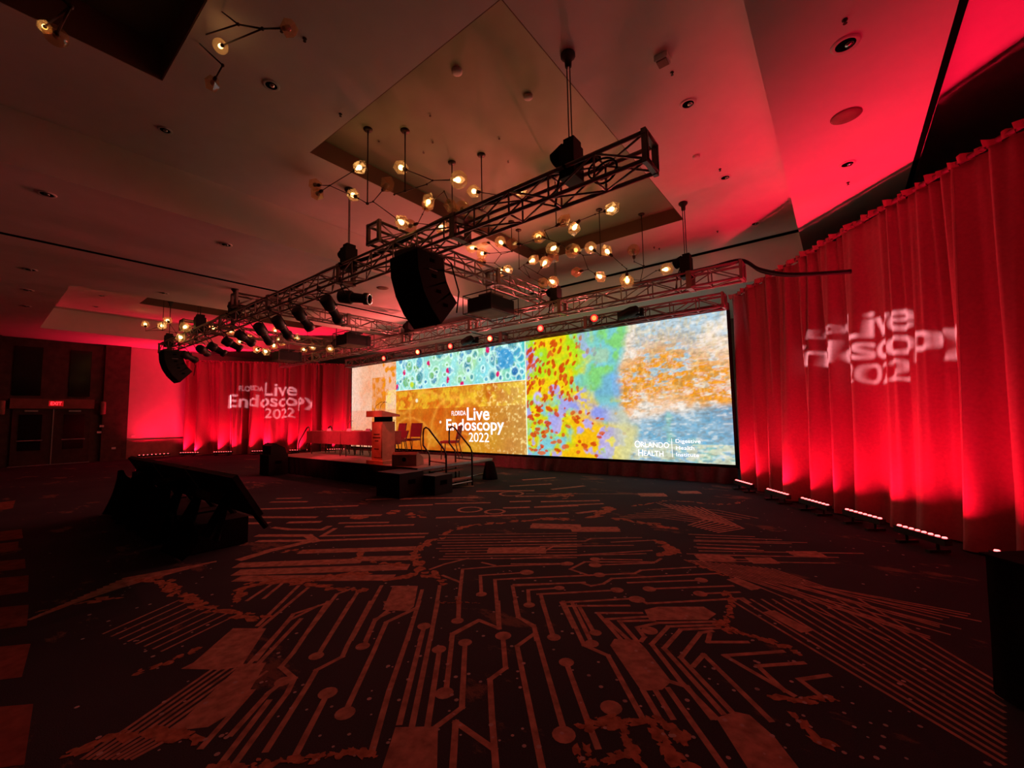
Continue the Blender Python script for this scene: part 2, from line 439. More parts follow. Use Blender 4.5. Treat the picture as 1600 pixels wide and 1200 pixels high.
def OV(c, a, b, w):   # elongated oval pad
    A, B = fp(c, a), fp(c, b); strip_poly(TR, [A, B], w); disc(TR, A, w / 2); disc(TR, B, w / 2)
def V(c, pts, r, step=0.05): vein(VN, [fp(c, p) for p in pts], r, step)
for c, pts in [
    (3, [(345, 0), (180, 245), (120, 315), (185, 370), (150, 440), (30, 600), (-160, 860)]), (3, [(455, 0), (300, 255)]),
    (3, [(550, 0), (440, 210), (415, 265), (290, 330), (250, 400), (50, 715)]), (3, [(630, 45), (570, 95), (525, 200)]),
    (3, [(770, 30), (625, 100), (570, 230), (430, 530)]), (3, [(785, 0), (720, 200), (640, 430), (555, 730)]),
    (3, [(875, 0), (820, 260), (750, 600)]), (3, [(807, 125), (690, 585)]), (3, [(882, 235), (825, 600)]),
    (3, [(975, -20), (972, 90)]), (3, [(1165, 0), (1170, 130), (1075, 90), (945, 160), (915, 420)]),
    (3, [(1005, 200), (990, 510), (870, 600)]), (3, [(1245, 0), (1260, 75), (1335, 115), (1345, 150), (1255, 215), (1310, 480), (1380, 820)]),
    (3, [(1345, 150), (1480, 620)]), (3, [(1375, 0), (1430, 165)]), (3, [(1187, 170), (1200, 320), (1125, 375), (1135, 560), (1155, 820)]),
    (3, [(945, 820), (960, 580), (1145, 710)]), (3, [(345, 440), (190, 740)]), (3, [(350, 5), (180, 60), (0, 280)]), (3, [(215, 85), (20, 290)]),
    (3, [(300, 20), (160, 90), (-60, 330)]), (3, [(130, 385), (60, 440), (-120, 640)]), (3, [(-20, 430), (-260, 700)]), (3, [(60, 480), (-200, 820)]),
    (4, [(200, 295), (300, 570), (350, 700)]), (4, [(185, 0), (285, 210), (400, 260), (560, 550)]), (4, [(225, 0), (320, 195)]),
    (4, [(265, 30), (330, 145)]), (4, [(560, 55), (350, 55), (460, 180)]), (4, [(600, 72), (390, 85), (500, 185)]),
    (4, [(620, 90), (455, 95), (540, 190)]), (4, [(940, 96), (640, 103), (540, 125), (575, 170), (560, 190)]),
    (4, [(940, 112), (690, 120), (610, 205), (750, 385), (920, 560)]), (4, [(930, 127), (750, 135), (670, 225), (950, 535)]),
    (4, [(900, 142), (845, 150), (750, 270), (990, 525)]), (4, [(810, 310), (860, 255), (1180, 570)]), (4, [(890, 155), (880, 195), (1070, 195)]),
    (4, [(1240, 240), (960, 260), (1290, 450)]), (4, [(1340, 295), (1120, 310), (1250, 430)]), (4, [(1460, 355), (1320, 375), (1420, 450)]),
    (4, [(570, 430), (640, 550)]), (4, [(630, 430), (710, 560)]), (4, [(690, 420), (960, 800)]), (4, [(700, 385), (780, 410), (900, 560)]),
    (1, [(945, 540), (900, 800)]), (1, [(860, 560), (790, 800)]), (1, [(665, 540), (520, 800)]), (1, [(550, 570), (405, 800)]),
    (1, [(530, 550), (450, 580), (280, 800)]), (1, [(310, 550), (60, 760)]), (1, [(265, 540), (70, 730)]), (1, [(140, 530), (20, 610)]), (1, [(185, 530), (100, 600)]),
    (1, [(700, 670), (635, 700), (590, 800)]), (1, [(830, 650), (690, 715), (650, 800)]), (1, [(870, 740), (850, 800)]),
    (1, [(1545, 435), (1230, 445), (1055, 460), (1040, 590), (1035, 700)]), (1, [(1370, 475), (1140, 490), (1145, 575)]),
    (1, [(1700, 487), (1210, 510), (1230, 745), (1130, 705), (1005, 770), (1000, 800)]), (1, [(1640, 523), (1295, 540), (1325, 690), (1400, 740), (1410, 800)]),
    (1, [(1520, 550), (1370, 560), (1375, 630)]), (1, [(1600, 572), (1430, 580), (1490, 790)]), (1, [(1530, 620), (1590, 740)]),
    (1, [(1150, 428), (1210, 442)]), (1, [(900, 460), (970, 435), (1080, 408)]), (1, [(960, 490), (1050, 525)]),
    (2, [(0, 505), (365, 490), (420, 487), (590, 480), (620, 465), (880, 450)]), (2, [(370, 490), (280, 460), (350, 425), (690, 425), (715, 410)]),
    (2, [(10, 535), (330, 525), (380, 540), (440, 530), (480, 505), (990, 480)]), (2, [(125, 580), (520, 560)]),
    (2, [(240, 620), (600, 600), (650, 625), (1110, 600), (1140, 620)]), (2, [(265, 637), (560, 635)]), (2, [(650, 555), (1060, 540)]),
    (2, [(560, 525), (930, 512)]), (2, [(905, 578), (1090, 570)]), (2, [(150, 375), (200, 350), (580, 345)]), (2, [(140, 350), (330, 340)]),
    (2, [(0, 410), (270, 395), (670, 370)]), (2, [(250, 395), (640, 385)]), (2, [(400, 412), (620, 415)]), (2, [(400, 440), (680, 430)]),
    (2, [(0, 325), (350, 325), (380, 312), (620, 308)]), (2, [(0, 435), (260, 433)]), (2, [(480, 330), (690, 320)]), (2, [(70, 97), (640, 98)])]:
    T(c, pts)
for c, p, r in [(3, (290, 262), .05), (3, (513, 215), .05), (3, (428, 537), .055), (3, (807, 117), .05), (3, (880, 230), .05), (3, (970, 93), .045),
                (3, (905, 440), .055), (3, (1005, 197), .05), (3, (1480, 640), .06), (3, (1432, 172), .05), (3, (1187, 167), .05), (3, (345, 440), .055), (3, (130, 385), .05),
                (4, (200, 292), .05), (4, (322, 202), .05), (4, (340, 150), .045), (4, (415, 510), .06), (4, (600, 140), .06),
                (1, (870, 735), .05), (1, (1030, 708), .05), (1, (1545, 435), .05), (1, (1145, 580), .05), (1, (1370, 475), .06), (1, (1375, 632), .05), (1, (1520, 550), .05),
                (1, (1250, 780), .06), (2, (505, 560), .06), (2, (660, 555), .06), (2, (910, 512), .06), (2, (905, 578), .06), (2, (420, 487), .06), (2, (270, 433), .06),
                (2, (400, 412), .06), (2, (400, 440), .07), (2, (600, 605), .07), (2, (70, 475), .07)]:
    D(c, p, r)
PAD(3, [(670, 605), (875, 600), (870, 820), (600, 820)]); PAD(3, [(610, 0), (770, -20), (740, 40), (640, 45)])
PAD(4, [(430, 180), (540, 185), (580, 225), (705, 385), (660, 425), (560, 430), (410, 210)])
PAD(4, [(920, 560), (1010, 530), (1080, 545), (1200, 650), (1340, 830), (1090, 830)])
PAD(4, [(575, 40), (640, 25), (860, 25), (920, 60), (880, 88), (600, 90)])
PAD(1, [(720, 540), (840, 540), (820, 640), (790, 662), (670, 655)])
PAD(5, [(1120, 375), (1280, 375), (1160, 560), (1060, 575), (870, 570), (930, 540)]); PAD(5, [(1160, 548), (1280, 540), (1150, 760), (1000, 850), (820, 870)])
OV(1, (1215, 370), (1415, 370), .22); OV(1, (1425, 252), (1580, 256), .28); OV(2, (325, 268), (475, 268), .26)
OV(2, (1260, 675), (1390, 745), .11); OV(2, (1180, 418), (1225, 418), .2); OV(2, (1380, 387), (1450, 387), .2); OV(2, (930, 405), (1020, 405), .2); OV(2, (1080, 515), (1150, 545), .13)
OV(2, (650, 102), (700, 102), .35); OV(2, (835, 90), (870, 90), .3)
for pts, wd in [([(20, 210), (340, 210)], .12), ([(420, 205), (650, 200)], .12), ([(0, 410), (130, 370), (340, 322)], .13), ([(80, 298), (310, 298), (350, 325)], .12),
                ([(80, 325), (330, 322)], .10), ([(110, 170), (540, 155)], .11), ([(300, 375), (800, 360)], .16), ([(580, 410), (800, 405)], .16), ([(0, 440), (540, 420)], .17),
                ([(0, 475), (760, 450)], .18), ([(0, 505), (690, 500)], .16), ([(440, 265), (380, 300), (880, 288)], .07), ([(360, 322), (860, 305)], .08), ([(470, 238), (690, 235)], .08),
                ([(500, 255), (810, 247)], .08), ([(170, 120), (270, 118)], .10), ([(140, 137), (300, 135)], .10), ([(90, 170), (330, 165)], .10), ([(0, 240), (110, 238)], .12), ([(230, 235), (360, 232)], .12),
                ([(150, 260), (220, 268), (380, 270), (410, 255)], .09), ([(770, 120), (1120, 115)], .09), ([(930, 145), (1180, 140)], .08), ([(940, 212), (1550, 190)], .10),
                ([(1260, 165), (1360, 163)], .09), ([(1410, 162), (1600, 155)], .09), ([(1130, 85), (1390, 82)], .10), ([(1320, 110), (1440, 108)], .10), ([(680, 122), (800, 122)], .10),
                ([(950, 62), (1100, 60)], .10), ([(760, 155), (900, 150)], .10), ([(600, 125), (700, 122)], .1)]:
    T(1, pts, wd)
for pts, wd in [([(0, 200), (260, 190)], .09), ([(120, 160), (430, 145)], .09), ([(0, 135), (80, 133)], .10), ([(150, 135), (410, 130)], .10), ([(0, 165), (75, 162)], .09), ([(320, 190), (400, 180)], .1),
                ([(0, 60), (180, 50)], .12), ([(60, 30), (200, 20)], .12), ([(200, 75), (340, 60)], .12)]:
    T(2, pts, wd)
for c, p, r in [(1, (1090, 173), .20), (1, (1290, 97), .24), (1, (1210, 183), .16)]:   # printed rings
    C0 = fp(c, p); pts = [C0 + Vector((r * math.cos(t * .3142), r * math.sin(t * .3142), 0)) for t in range(21)]; strip_poly(TR, pts, .05)
# families of tightly spaced parallel traces (right half, far half, left half)
for k in range(13):
    x = 985 + 52 * k
    T(4, [(x, -10), (2300, -10 + (2300 - x) * 0.60)], .022)
for k in range(12):
    y = 292 + 11 * k + (k % 3) * 3; a = 840 + random.randint(0, 80); b = random.randint(1150, 1700)
    T(2, [(a, y), (b, y + 12)], .03)
for k in range(15):
    x = 830 + 30 * k
    T(2, [(x, 415 + 3 * k), (x + 260, 505 + 3 * k), (x + 900 + random.randint(0, 300), 800 - 9 * k)], .022)
for k in range(8):
    x = 480 + 40 * k; T(2, [(x, 215 - 8 * k), (x + 230, 212 - 5 * k), (x + 420, 235 - 3 * k)], .03)
    T(2, [(700 + 30 * k, 142 + 3 * k), (930 + 26 * k, 222 + 6 * k), (850 + 20 * k, 248 + 5 * k)], .035)
for k in range(10):
    y = 295 + 13 * k; T(1, [(930 + random.randint(0, 60), y), (1600, y - 8)], .026)
for k in range(9):
    x = 560 + 30 * k
    T(5, [(x + 480, 560 + 3 * k), (x + 60, 850 + 4 * k), (x - 160, 1000)], .022)
for k in range(8):
    x = 620 + 40 * k; T(5, [(x + 240, 240 + 10 * k), (x - 120, 400 + 12 * k)], .02)
for k in range(16):
    T(5, [(150 + 30 * k, 330 - 13 * k), (520 + 34 * k, 190 - 9 * k)], .05)
# blocks of the border strip on the left
for y0, y1, x0, x1 in [(782, 794, 24, 20), (827, 841, 34, 36), (846, 860, 29, 28), (873, 888, 39, 40), (899, 925, 45, 44), (945, 978, 45, 42), (1006, 1058, 48, 34), (1100, 1195, 52, 38)]:
    vs = [floor_pt(*p) for p in ((-40, y0 + 8), (x0, y0), (x1, y1), (-40, y1 + 10))]
    z = zz_(); BD.add([(v.x, v.y, z) for v in vs], [(0, 1, 2, 3)])
# wandering veins and worn-looking splashes in the print
V(1, [(720, 500), (800, 490), (870, 480), (920, 500), (990, 525)], .10, .03); V(1, [(860, 470), (840, 420), (830, 380), (880, 330), (950, 310)], .11, .04)
V(1, [(100, 510), (300, 515), (450, 495), (600, 480)], .11, .05); V(1, [(0, 530), (200, 520), (420, 545), (580, 560)], .08, .05)
V(1, [(180, 385), (220, 370), (320, 375)], .10, .05); V(1, [(960, 290), (1080, 250), (1260, 235)], .10, .04); V(1, [(1300, 230), (1480, 215), (1560, 225)], .10, .04)
V(1, [(530, 210), (580, 210)], .18, .04); V(1, [(790, 195), (860, 210)], .15, .05); V(1, [(720, 180), (750, 190)], .15, .05); V(1, [(540, 395), (620, 430), (760, 440)], .10, .05)
V(2, [(580, 155), (750, 130), (860, 135), (1000, 150), (1090, 140), (1110, 128)], .07, .05); V(2, [(480, 215), (560, 225), (700, 250), (800, 268)], .10, .04)
V(2, [(700, 330), (740, 350), (780, 380), (690, 390)], .12, .03); V(2, [(1030, 560), (1050, 620), (1040, 700), (990, 740), (1080, 770)], .06, .025)
V(2, [(850, 420), (950, 460), (1050, 500)], .05, .03); V(2, [(420, 190), (480, 165), (380, 205)], .13, .05); V(2, [(150, 215), (300, 220)], .12, .05); V(2, [(180, 110), (300, 95), (250, 120)], .16, .06)
V(4, [(250, 600), (380, 580), (600, 570), (740, 620), (770, 700)], .05, .012); V(4, [(270, 700), (300, 780), (540, 710)], .05, .015); V(4, [(440, 560), (500, 680), (560, 800)], .045, .012); V(4, [(640, 620), (720, 760), (800, 800)], .06, .012)
V(4, [(940, 110), (1010, 140), (1130, 180), (1250, 215), (1340, 260)], .05, .015); V(4, [(1220, 470), (1330, 480), (1500, 470)], .05, .015); V(4, [(1320, 560), (1380, 650), (1470, 690)], .06, .015)
V(3, [(60, 770), (250, 760), (450, 720), (560, 750)], .04, .012); V(3, [(-200, 790), (0, 800), (120, 790)], .05, .015)
V(5, [(640, 150), (760, 140), (880, 220), (1000, 280), (1120, 300), (1260, 330)], .09, .03); V(5, [(1130, 260), (1150, 190), (1300, 150), (1500, 145)], .07, .03)
V(5, [(300, 990), (560, 890), (800, 880), (940, 900)], .07, .02); V(5, [(620, 600), (800, 540), (960, 470)], .05, .02); V(5, [(180, 300), (400, 250), (560, 230)], .08, .04)
V(1, [(950, 622), (1030, 620), (1140, 622)], .02, .02); V(1, [(1030, 595), (1032, 640)], .03, .02)
for _ in range(420):
    u = random.uniform(120, 1450); v = 790 + 400 * random.random() ** 1.3
    disc(DT, floor_pt(u, v), random.uniform(0.006, 0.014), 8, 0.0022)
tag(TR.build('circuit_traces', 'carpet_trace', fl), 'rust coloured circuit board lines woven into the dark carpet', kind='stuff')
tag(VN.build('splash_pattern', 'carpet_vein', fl), 'ragged orange veins woven into the dark carpet', kind='stuff')
tag(BD.build('border_blocks', 'carpet_trace_dim', fl), 'row of carpet border blocks, their red painted darker for dim light', kind='stuff')
tag(DT.build('fleck_pattern', 'carpet_dot', fl), 'small pale flecks woven into the dark carpet', kind='stuff')

# ================================================================== PROJECTION SCREEN
SY, SX0, SX1, SZ0, SZ1 = 10.77, -17.73, -1.98, 0.42, 4.0
SW, SH = SX1 - SX0, SZ1 - SZ0
def vnoise(u, v, cell, seed, stretch=(1, 1)):
    r = np.random.RandomState(seed); g = r.rand(128, 128)
    x = u / cell / stretch[0]; y = v / cell / stretch[1]
    xi = np.floor(x).astype(int); yi = np.floor(y).astype(int); fx = x - xi; fy = y - yi
    fx = fx * fx * (3 - 2 * fx); fy = fy * fy * (3 - 2 * fy)
    G = lambda a, b: g[a % 128, b % 128]
    return (G(xi, yi) * (1 - fx) + G(xi + 1, yi) * fx) * (1 - fy) + (G(xi, yi + 1) * (1 - fx) + G(xi + 1, yi + 1) * fx) * fy
def fbm(u, v, cell, seed, n=4, stretch=(1, 1)):
    s = 0; a = 0.5; t = 0
    for k in range(n): s = s + a * vnoise(u, v, cell / 2 ** k, seed + k, stretch); t += a; a *= 0.55
    return s / t
def srgb(*c): return np.array([(x / 255.0) ** 2.2 for x in c])
def sm(x, a, b):
    t = np.clip((x - a) / (b - a), 0, 1); return t * t * (3 - 2 * t)
def lerp(img, col, m):
    m = m[..., None]; return img * (1 - m) + np.asarray(col) * m
def paint_screen(u, v):
    """u, v in metres from the lower left corner; slide of stained tissue under the microscope"""
    img = np.zeros(u.shape + (3,)); one = np.ones_like(u)
    n1 = fbm(u, v, 0.7, 1); n2 = fbm(u, v, 0.22, 9); n3 = fbm(u, v, 0.08, 21, 2); n4 = fbm(u, v, 1.6, 31)
    # --- left field: pale pink parchment with orange blocks
    A = lerp(img, srgb(226, 176, 146), one); A = lerp(A, srgb(226, 150, 110), sm(n1, .45, .75) * .7)
    A = lerp(A, srgb(234, 206, 194), sm(n4, .45, .7) * .5)
    w = np.where((u > 1.55 + .1 * n1) & (u < 2.5 + .12 * n2) & (v < 3.0), 1.0, 0.0); A = lerp(A, srgb(214, 128, 40), w * (0.5 + .5 * sm(n2, .3, .6)))
    w = np.where((u > 2.35) & (v > 2.2), 1.0, 0.0) * sm(n2, .42, .58); A = lerp(A, srgb(222, 140, 30), w)
    A = lerp(A, srgb(236, 214, 120), np.where((u > 2.6) & (v < 2.4), 1.0, 0.0) * sm(n1, .35, .7))
    A = lerp(A, srgb(190, 90, 50), sm(n3, .62, .8) * .35)
    A = lerp(A, srgb(226, 120, 90), np.where(v < 1.6, 1., 0.) * .35)
    # --- middle lower field: amber wash with big round cells
    B = lerp(img, srgb(206, 138, 44), one); B = lerp(B, srgb(190, 96, 24), sm(n1, .38, .66)); B = lerp(B, srgb(216, 176, 56), sm(n4, .5, .75) * .6)
    B = lerp(B, srgb(206, 168, 90), sm(u, 8.0, 9.8) * .8); B = lerp(B, srgb(240, 220, 150), sm(n3, .6, .85) * sm(u, 7.0, 9.5) * .9)
    for cx, cy, r in [(5.2, 1.35, .85), (4.2, .35, .9), (6.6, 1.0, .9), (7.4, 1.2, .6), (3.7, 1.9, .5)]:
        d = np.hypot((u - cx) * .8, v - cy) + .18 * (n1 - .5)
        B = lerp(B, srgb(206, 100, 30), (1 - sm(d, r * .75, r * .95)) * .55); B = lerp(B, srgb(238, 170, 70), np.exp(-((d - r) / .06) ** 2) * .5)
    B = lerp(B, srgb(150, 60, 20), np.where(v < 1.57, 1., 0.) * .22)
    B = lerp(B, srgb(236, 210, 60), np.where((v > 1.57) & (v < 2.3), 1., 0.) * sm(n2, .4, .7) * .45)
    for cx, cy, r in [(5.95, 1.05, .06), (4.6, 1.9, .09)]: B = lerp(B, srgb(230, 220, 190), 1 - sm(np.hypot(u - cx, v - cy), r * .7, r))
    # --- middle upper strip: turquoise culture with blue round cells
    S = lerp(img, srgb(150, 214, 214), one); S = lerp(S, srgb(170, 214, 140), sm(n1, .42, .7) * (.35 + .5 * sm(u, 5, 8))); S = lerp(S, srgb(110, 200, 220), sm(n4, .5, .75) * .7)
    S = lerp(S, srgb(60, 190, 200), sm(u, 8.6, 9.6) * .8)
    rs = np.random.RandomState(5)
    for k in range(95):
        cx, cy = rs.uniform(3.2, 9.8), rs.uniform(2.35, 3.6); r = rs.choice([.06, .09, .13, .18, .24], p=[.25, .25, .2, .17, .13]); el = rs.uniform(.8, 1.3)
        d = np.hypot((u - cx) * el, v - cy) + .05 * (n2 - .5)
        S = lerp(S, srgb(205, 236, 228), np.exp(-((d - r * 1.25) / .03) ** 2) * .75)
        colr = [srgb(40, 110, 170), srgb(60, 140, 190), srgb(50, 130, 150), srgb(110, 170, 90)][rs.randint(4)]
        S = lerp(S, colr, (1 - sm(d, r * .7, r)) * (.55 + .35 * sm(n3, .35, .65)))
    d = np.hypot(u - 9.1, v - 3.1) + .1 * (n2 - .5); S = lerp(S, srgb(60, 150, 200), (1 - sm(d, .30, .42)) * .9)
    for cx, cy in [(3.35, 2.55), (3.85, 3.05), (5.3, 3.3), (6.35, 2.55), (6.35, 3.0), (8.75, 2.6), (8.3, 3.5), (7.1, 2.4)]:
        d = np.hypot((u - cx) * 1.3, (v - cy)) + .25 * (n2 - .5); S = lerp(S, srgb(206, 40, 110), 1 - sm(d, .07, .10))
    S = lerp(S, srgb(190, 210, 60), 1 - sm(np.hypot(u - 4.3, v - 2.55), .09, .14)); S = lerp(S, srgb(210, 236, 230), sm(n3, .66, .85) * .5)
    # --- right field: yellow green tissue with brick red nuclei running into blue and orange streaks
    C = lerp(img, srgb(226, 196, 30), one); C = lerp(C, srgb(170, 210, 40), sm(n1 + .18 * sm(v, 1.8, 3.2), .5, .68)); C = lerp(C, srgb(230, 160, 30), sm(n4, .5, .75) * .6)
    C = lerp(C, srgb(120, 190, 210), sm(n1 + .25 * sm(u, 11.2, 12.8) * sm(v, 1.4, 2.6), .60, .74) * .9)
    C = lerp(C, srgb(168, 160, 220), sm(fbm(u, v, .5, 77), .62, .70) * .9)
    band = np.exp(-((v - 1.35 - .25 * np.sin(u * 1.3)) / .2) ** 2) * sm(u, 11.0, 12.0) * (1 - sm(u, 13.2, 14.2)); C = lerp(C, srgb(140, 150, 216), np.clip(band * 1.3, 0, 1) * sm(n1, .25, .5))
    rs = np.random.RandomState(8)
    for k in range(210):
        cx, cy = 9.95 + abs(rs.normal(0, 1.35)), rs.uniform(0.05, 3.5); r = rs.uniform(.025, .075); ang = rs.uniform(-.6, .6) + (1.2 if cy > 1.4 else 0); el = rs.uniform(1, 2.4)
        du, dv = u - cx, v - cy; a = du * np.cos(ang) + dv * np.sin(ang); b = -du * np.sin(ang) + dv * np.cos(ang)
        d = np.hypot(a / el, b) + .05 * (n2 - .5); C = lerp(C, srgb(196, 70, 24) if k % 3 else srgb(206, 100, 40), (1 - sm(d, r * .8, r)) * .9)
    d = np.hypot((u - 10.35) * 1.2, v - 1.75); C = lerp(C, srgb(190, 180, 236), np.exp(-((d - .15) / .05) ** 2) * (np.where((u > 10.4) & (abs(v - 1.7) < .07), 0., 1.)))
    # streaky painted right part
    s1 = fbm(u, v, .13, 55, 3, (1.5, .7)); s2 = fbm(u, v, .07, 66, 2, (1.7, .7)); s3 = fbm(u, v, .07, 67, 2, (.7, 1.4)); L0 = fbm(u, v, 1.1, 88, 4)
    Dd = lerp(img, srgb(222, 214, 204), one); Dd = lerp(Dd, srgb(150, 192, 214), sm(L0 + .12 * sm(v, 2.4, 3.4), .50, .64) * .8)
    og = np.exp(-(((v - 2.0 + .25 * np.sin(u * 2.1)) / .80) ** 2)) * sm(L0 + .35 * (s1 - .5), .24, .42)
    Dd = lerp(Dd, srgb(226, 156, 50), np.clip(og * 1.3, 0, 1) * sm(s1, .30, .48)); Dd = lerp(Dd, srgb(196, 104, 22), np.clip(og, 0, 1) * sm(s2, .50, .68) * .8)
    Dd = lerp(Dd, srgb(216, 196, 150), sm(s3, .5, .7) * .45 * sm(v, 1.3, 1.8))
    bl = sm(1.15 - v + .55 * (L0 - .5) + .30 * sm(u, 13.5, 15.5), -.1, .15); Dd = lerp(Dd, srgb(86, 160, 196), bl * (.55 + .45 * s1)); Dd = lerp(Dd, srgb(150, 196, 170), bl * sm(L0, .5, .6) * .7)
    Dd = lerp(Dd, srgb(206, 206, 176), np.where(v < .45, 1., 0.) * sm(s1 + .2 * L0, .5, .66) * .8)
    Dd = lerp(Dd, srgb(240, 232, 220), sm(s2, .58, .76) * .40); Dd = lerp(Dd, srgb(120, 110, 90), sm(.42 - s2, 0, .16) * .35)
    cy_ = sm(u + .6 * (n1 - .5), 11.7, 12.4) * sm(v + .4 * (n4 - .5), 1.5, 1.9); C = lerp(C, srgb(120, 190, 190), cy_ * .75); C = lerp(C, srgb(130, 200, 90), cy_ * sm(n1, .5, .62) * .8); C = lerp(C, srgb(110, 160, 220), cy_ * sm(n4, .5, .62) * .7)
    lowr = sm(u + .5 * (n1 - .5), 12.5, 13.1) * (1 - sm(v, 1.2, 1.5)); C = lerp(C, srgb(196, 200, 160), lowr * .8)
    edge = sm(u + .5 * (n1 - .5) - .2 * np.sin(v * 2.2), 13.05, 13.3); C = C * (1 - edge[..., None]) + Dd * edge[..., None]
    img = np.where((u < 3.28)[..., None], A, B); img = np.where(((u >= 3.28) & (u < 9.88) & (v > 2.35))[..., None], S, img); img = np.where((u >= 9.93)[..., None], C, img)
    ln = ((u > 9.88) & (u < 9.93)); img = np.where(ln[..., None], srgb(226, 230, 200), img)
    img = np.where((np.abs(v - 2.35) < .015)[..., None] & ((u > 3.25) & (u < 9.9))[..., None], srgb(226, 240, 235), img)
    n5 = fbm(u, v, .05, 123, 2)
    img *= (0.72 + .30 * n3 + .26 * n5)[..., None]
    return np.clip(img, 0, 1.2) ** 1.12
scr = thing('projection_screen', 'very wide lit projection screen showing colourful microscope slides behind the stage', 'screen', (SX0, SY, 0))
NU, NV = 760, 176
uu, vv = np.meshgrid(np.linspace(0, SW, NU), np.linspace(0, SH, NV))
colr = paint_screen(uu, vv)
me = bpy.data.meshes.new('screen_surface')
verts = np.stack([uu, np.zeros_like(uu), vv + SZ0], -1).reshape(-1, 3)
idx = np.arange(NU * NV).reshape(NV, NU)
quads = np.stack([idx[:-1, :-1], idx[:-1, 1:], idx[1:, 1:], idx[1:, :-1]], -1).reshape(-1, 4)
me.from_pydata(verts.tolist(), [], quads.tolist())
at = me.color_attributes.new('slide', 'FLOAT_COLOR', 'POINT')
at.data.foreach_set('color', np.concatenate([colr.reshape(-1, 3), np.ones((NU * NV, 1))], 1).astype(np.float32).ravel())
ms = bpy.data.materials.new('screen_picture'); ms.use_nodes = True; nt = ms.node_tree; b = nt.nodes['Principled BSDF']
an = nt.nodes.new('ShaderNodeAttribute'); an.attribute_name = 'slide'
wv = nt.nodes.new('ShaderNodeTexNoise'); wv.inputs['Scale'].default_value = 40
b.inputs['Base Color'].default_value = (0.05, 0.05, 0.05, 1); b.inputs['Roughness'].default_value = 0.9; b.inputs['Specular IOR Level'].default_value = 0.05
nt.links.new(an.outputs['Color'], b.inputs['Emission Color']); b.inputs['Emission Strength'].default_value = SCREEN_GAIN
me.materials.append(ms); sf = link('screen_surface', me, scr)
FR = 0.06
MB().box((SW / 2, 0.05, SZ1 + 0.09), (SW + 0.1, 0.10, 0.17)).build('top_border', 'skirt_cloth', scr)
MB().box((SW / 2, 0.05, SZ0 - 0.05), (SW + 0.1, 0.10, 0.09)).build('bottom_border', 'black_cloth', scr)
for x in (-0.03, SW + 0.03): MB().box((x, 0.05, (SZ0 + SZ1) / 2), (FR, 0.10, SH)).build('side_border', 'black_cloth', scr)
for k in range(9):
    MB().tube([(0.2 + k * (SW - .4) / 8, 0.22, 0), (0.2 + k * (SW - .4) / 8, 0.22, SZ1)], 0.03).build('leg', 'truss_alu', scr)
up = Matrix(((1, 0, 0, 0), (0, 0, -1, -0.012), (0, 1, 0, 0), (0, 0, 0, 1)))
def letters(name, spl, x, z, label):
    me = fill_mesh(name, [[p + Vector((x - SX0, z)) for p in s] for s in spl], 'letter_white', up)
    return tag(link(name, me, sf), label)
letters('lettering', TITLE, -11.45, 1.17, 'white event title reading FLORIDA Live Endoscopy 2022')
sp = fit(text_splines('O'), 0, -.015, .15, .175) + fit(text_splines('RLANDO'), .165, 0, .72, .13) + fit(text_splines('H'), .09, -.235, .12, .175) + fit(text_splines('EALTH'), .235, -.22, .50, .13)
letters('lettering', sp, -4.33, 0.765, 'small white sponsor lettering reading ORLANDO HEALTH')
sp = fit(text_splines('Digestive'), 0, 0, .58, .085) + fit(text_splines('Health'), 0, -.165, .43, .085) + fit(text_splines('Institute'), 0, -.33, .53, .085) + [[Vector((-.10, -.36)), Vector((-.09, -.36)), Vector((-.09, .10)), Vector((-.10, .10))]]
letters('lettering', sp, -3.28, 0.895, 'small white sponsor lettering reading Digestive Health Institute')

# ================================================================== DRAPES
def drape_mesh(name, s0, s1, P, z0f, z1f, nfold, amp, m, cols_per_m=34, rows=26, seed=1, pinch=0.25):
    """cloth hanging from P(s, t) (t = 0 foot, 1 top); folds wide below and tight above"""
    r = np.random.RandomState(seed); n = max(8, int((s1 - s0) * cols_per_m)); S = np.linspace(s0, s1, n + 1); verts = []
    cmp_ = [(nfold * r.uniform(.55, 1.6), r.uniform(0, 6.28), r.uniform(.4, 1.0)) for _ in range(6)]
    fine = [(nfold * r.uniform(2.5, 4.5), r.uniform(0, 6.28), r.uniform(.5, 1.0)) for _ in range(4)]
    drift = [(r.uniform(.6, 1.4), r.uniform(0, 6.28)) for _ in range(3)]
    tot = sum(c[2] for c in cmp_) ** .8
    for j in range(rows + 1):
        t = j / rows
        for s in S:
            ss = s + 0.10 * (1 - t) * sum(math.sin(a * s * 2 + b) for a, b in drift) / 2
            lo = sum(a * math.sin(2 * math.pi * k * ss + p) for k, p, a in cmp_) / tot * 1.5
            lo = math.copysign(abs(lo) ** 0.75, lo)
            hi = sum(a * math.sin(2 * math.pi * k * s + p) for k, p, a in fine) / 2.2
            off = amp * ((lo - .45) * (1.0 - (1 - pinch) * t ** 1.5) + 0.22 * hi * (0.35 + t))
            base, nrm = P(s, t)
            z = z0f(s) + (z1f(s) - z0f(s)) * t
            verts.append((base[0] + nrm[0] * off, base[1] + nrm[1] * off, z))
    me = bpy.data.meshes.new(name); w = n + 1
    fs = [(j * w + i, j * w + i + 1, (j + 1) * w + i + 1, (j + 1) * w + i) for j in range(rows) for i in range(n)]
    me.from_pydata(verts, [], fs); me.materials.append(MATS[m])
    for p in me.polygons: p.use_smooth = True
    return me
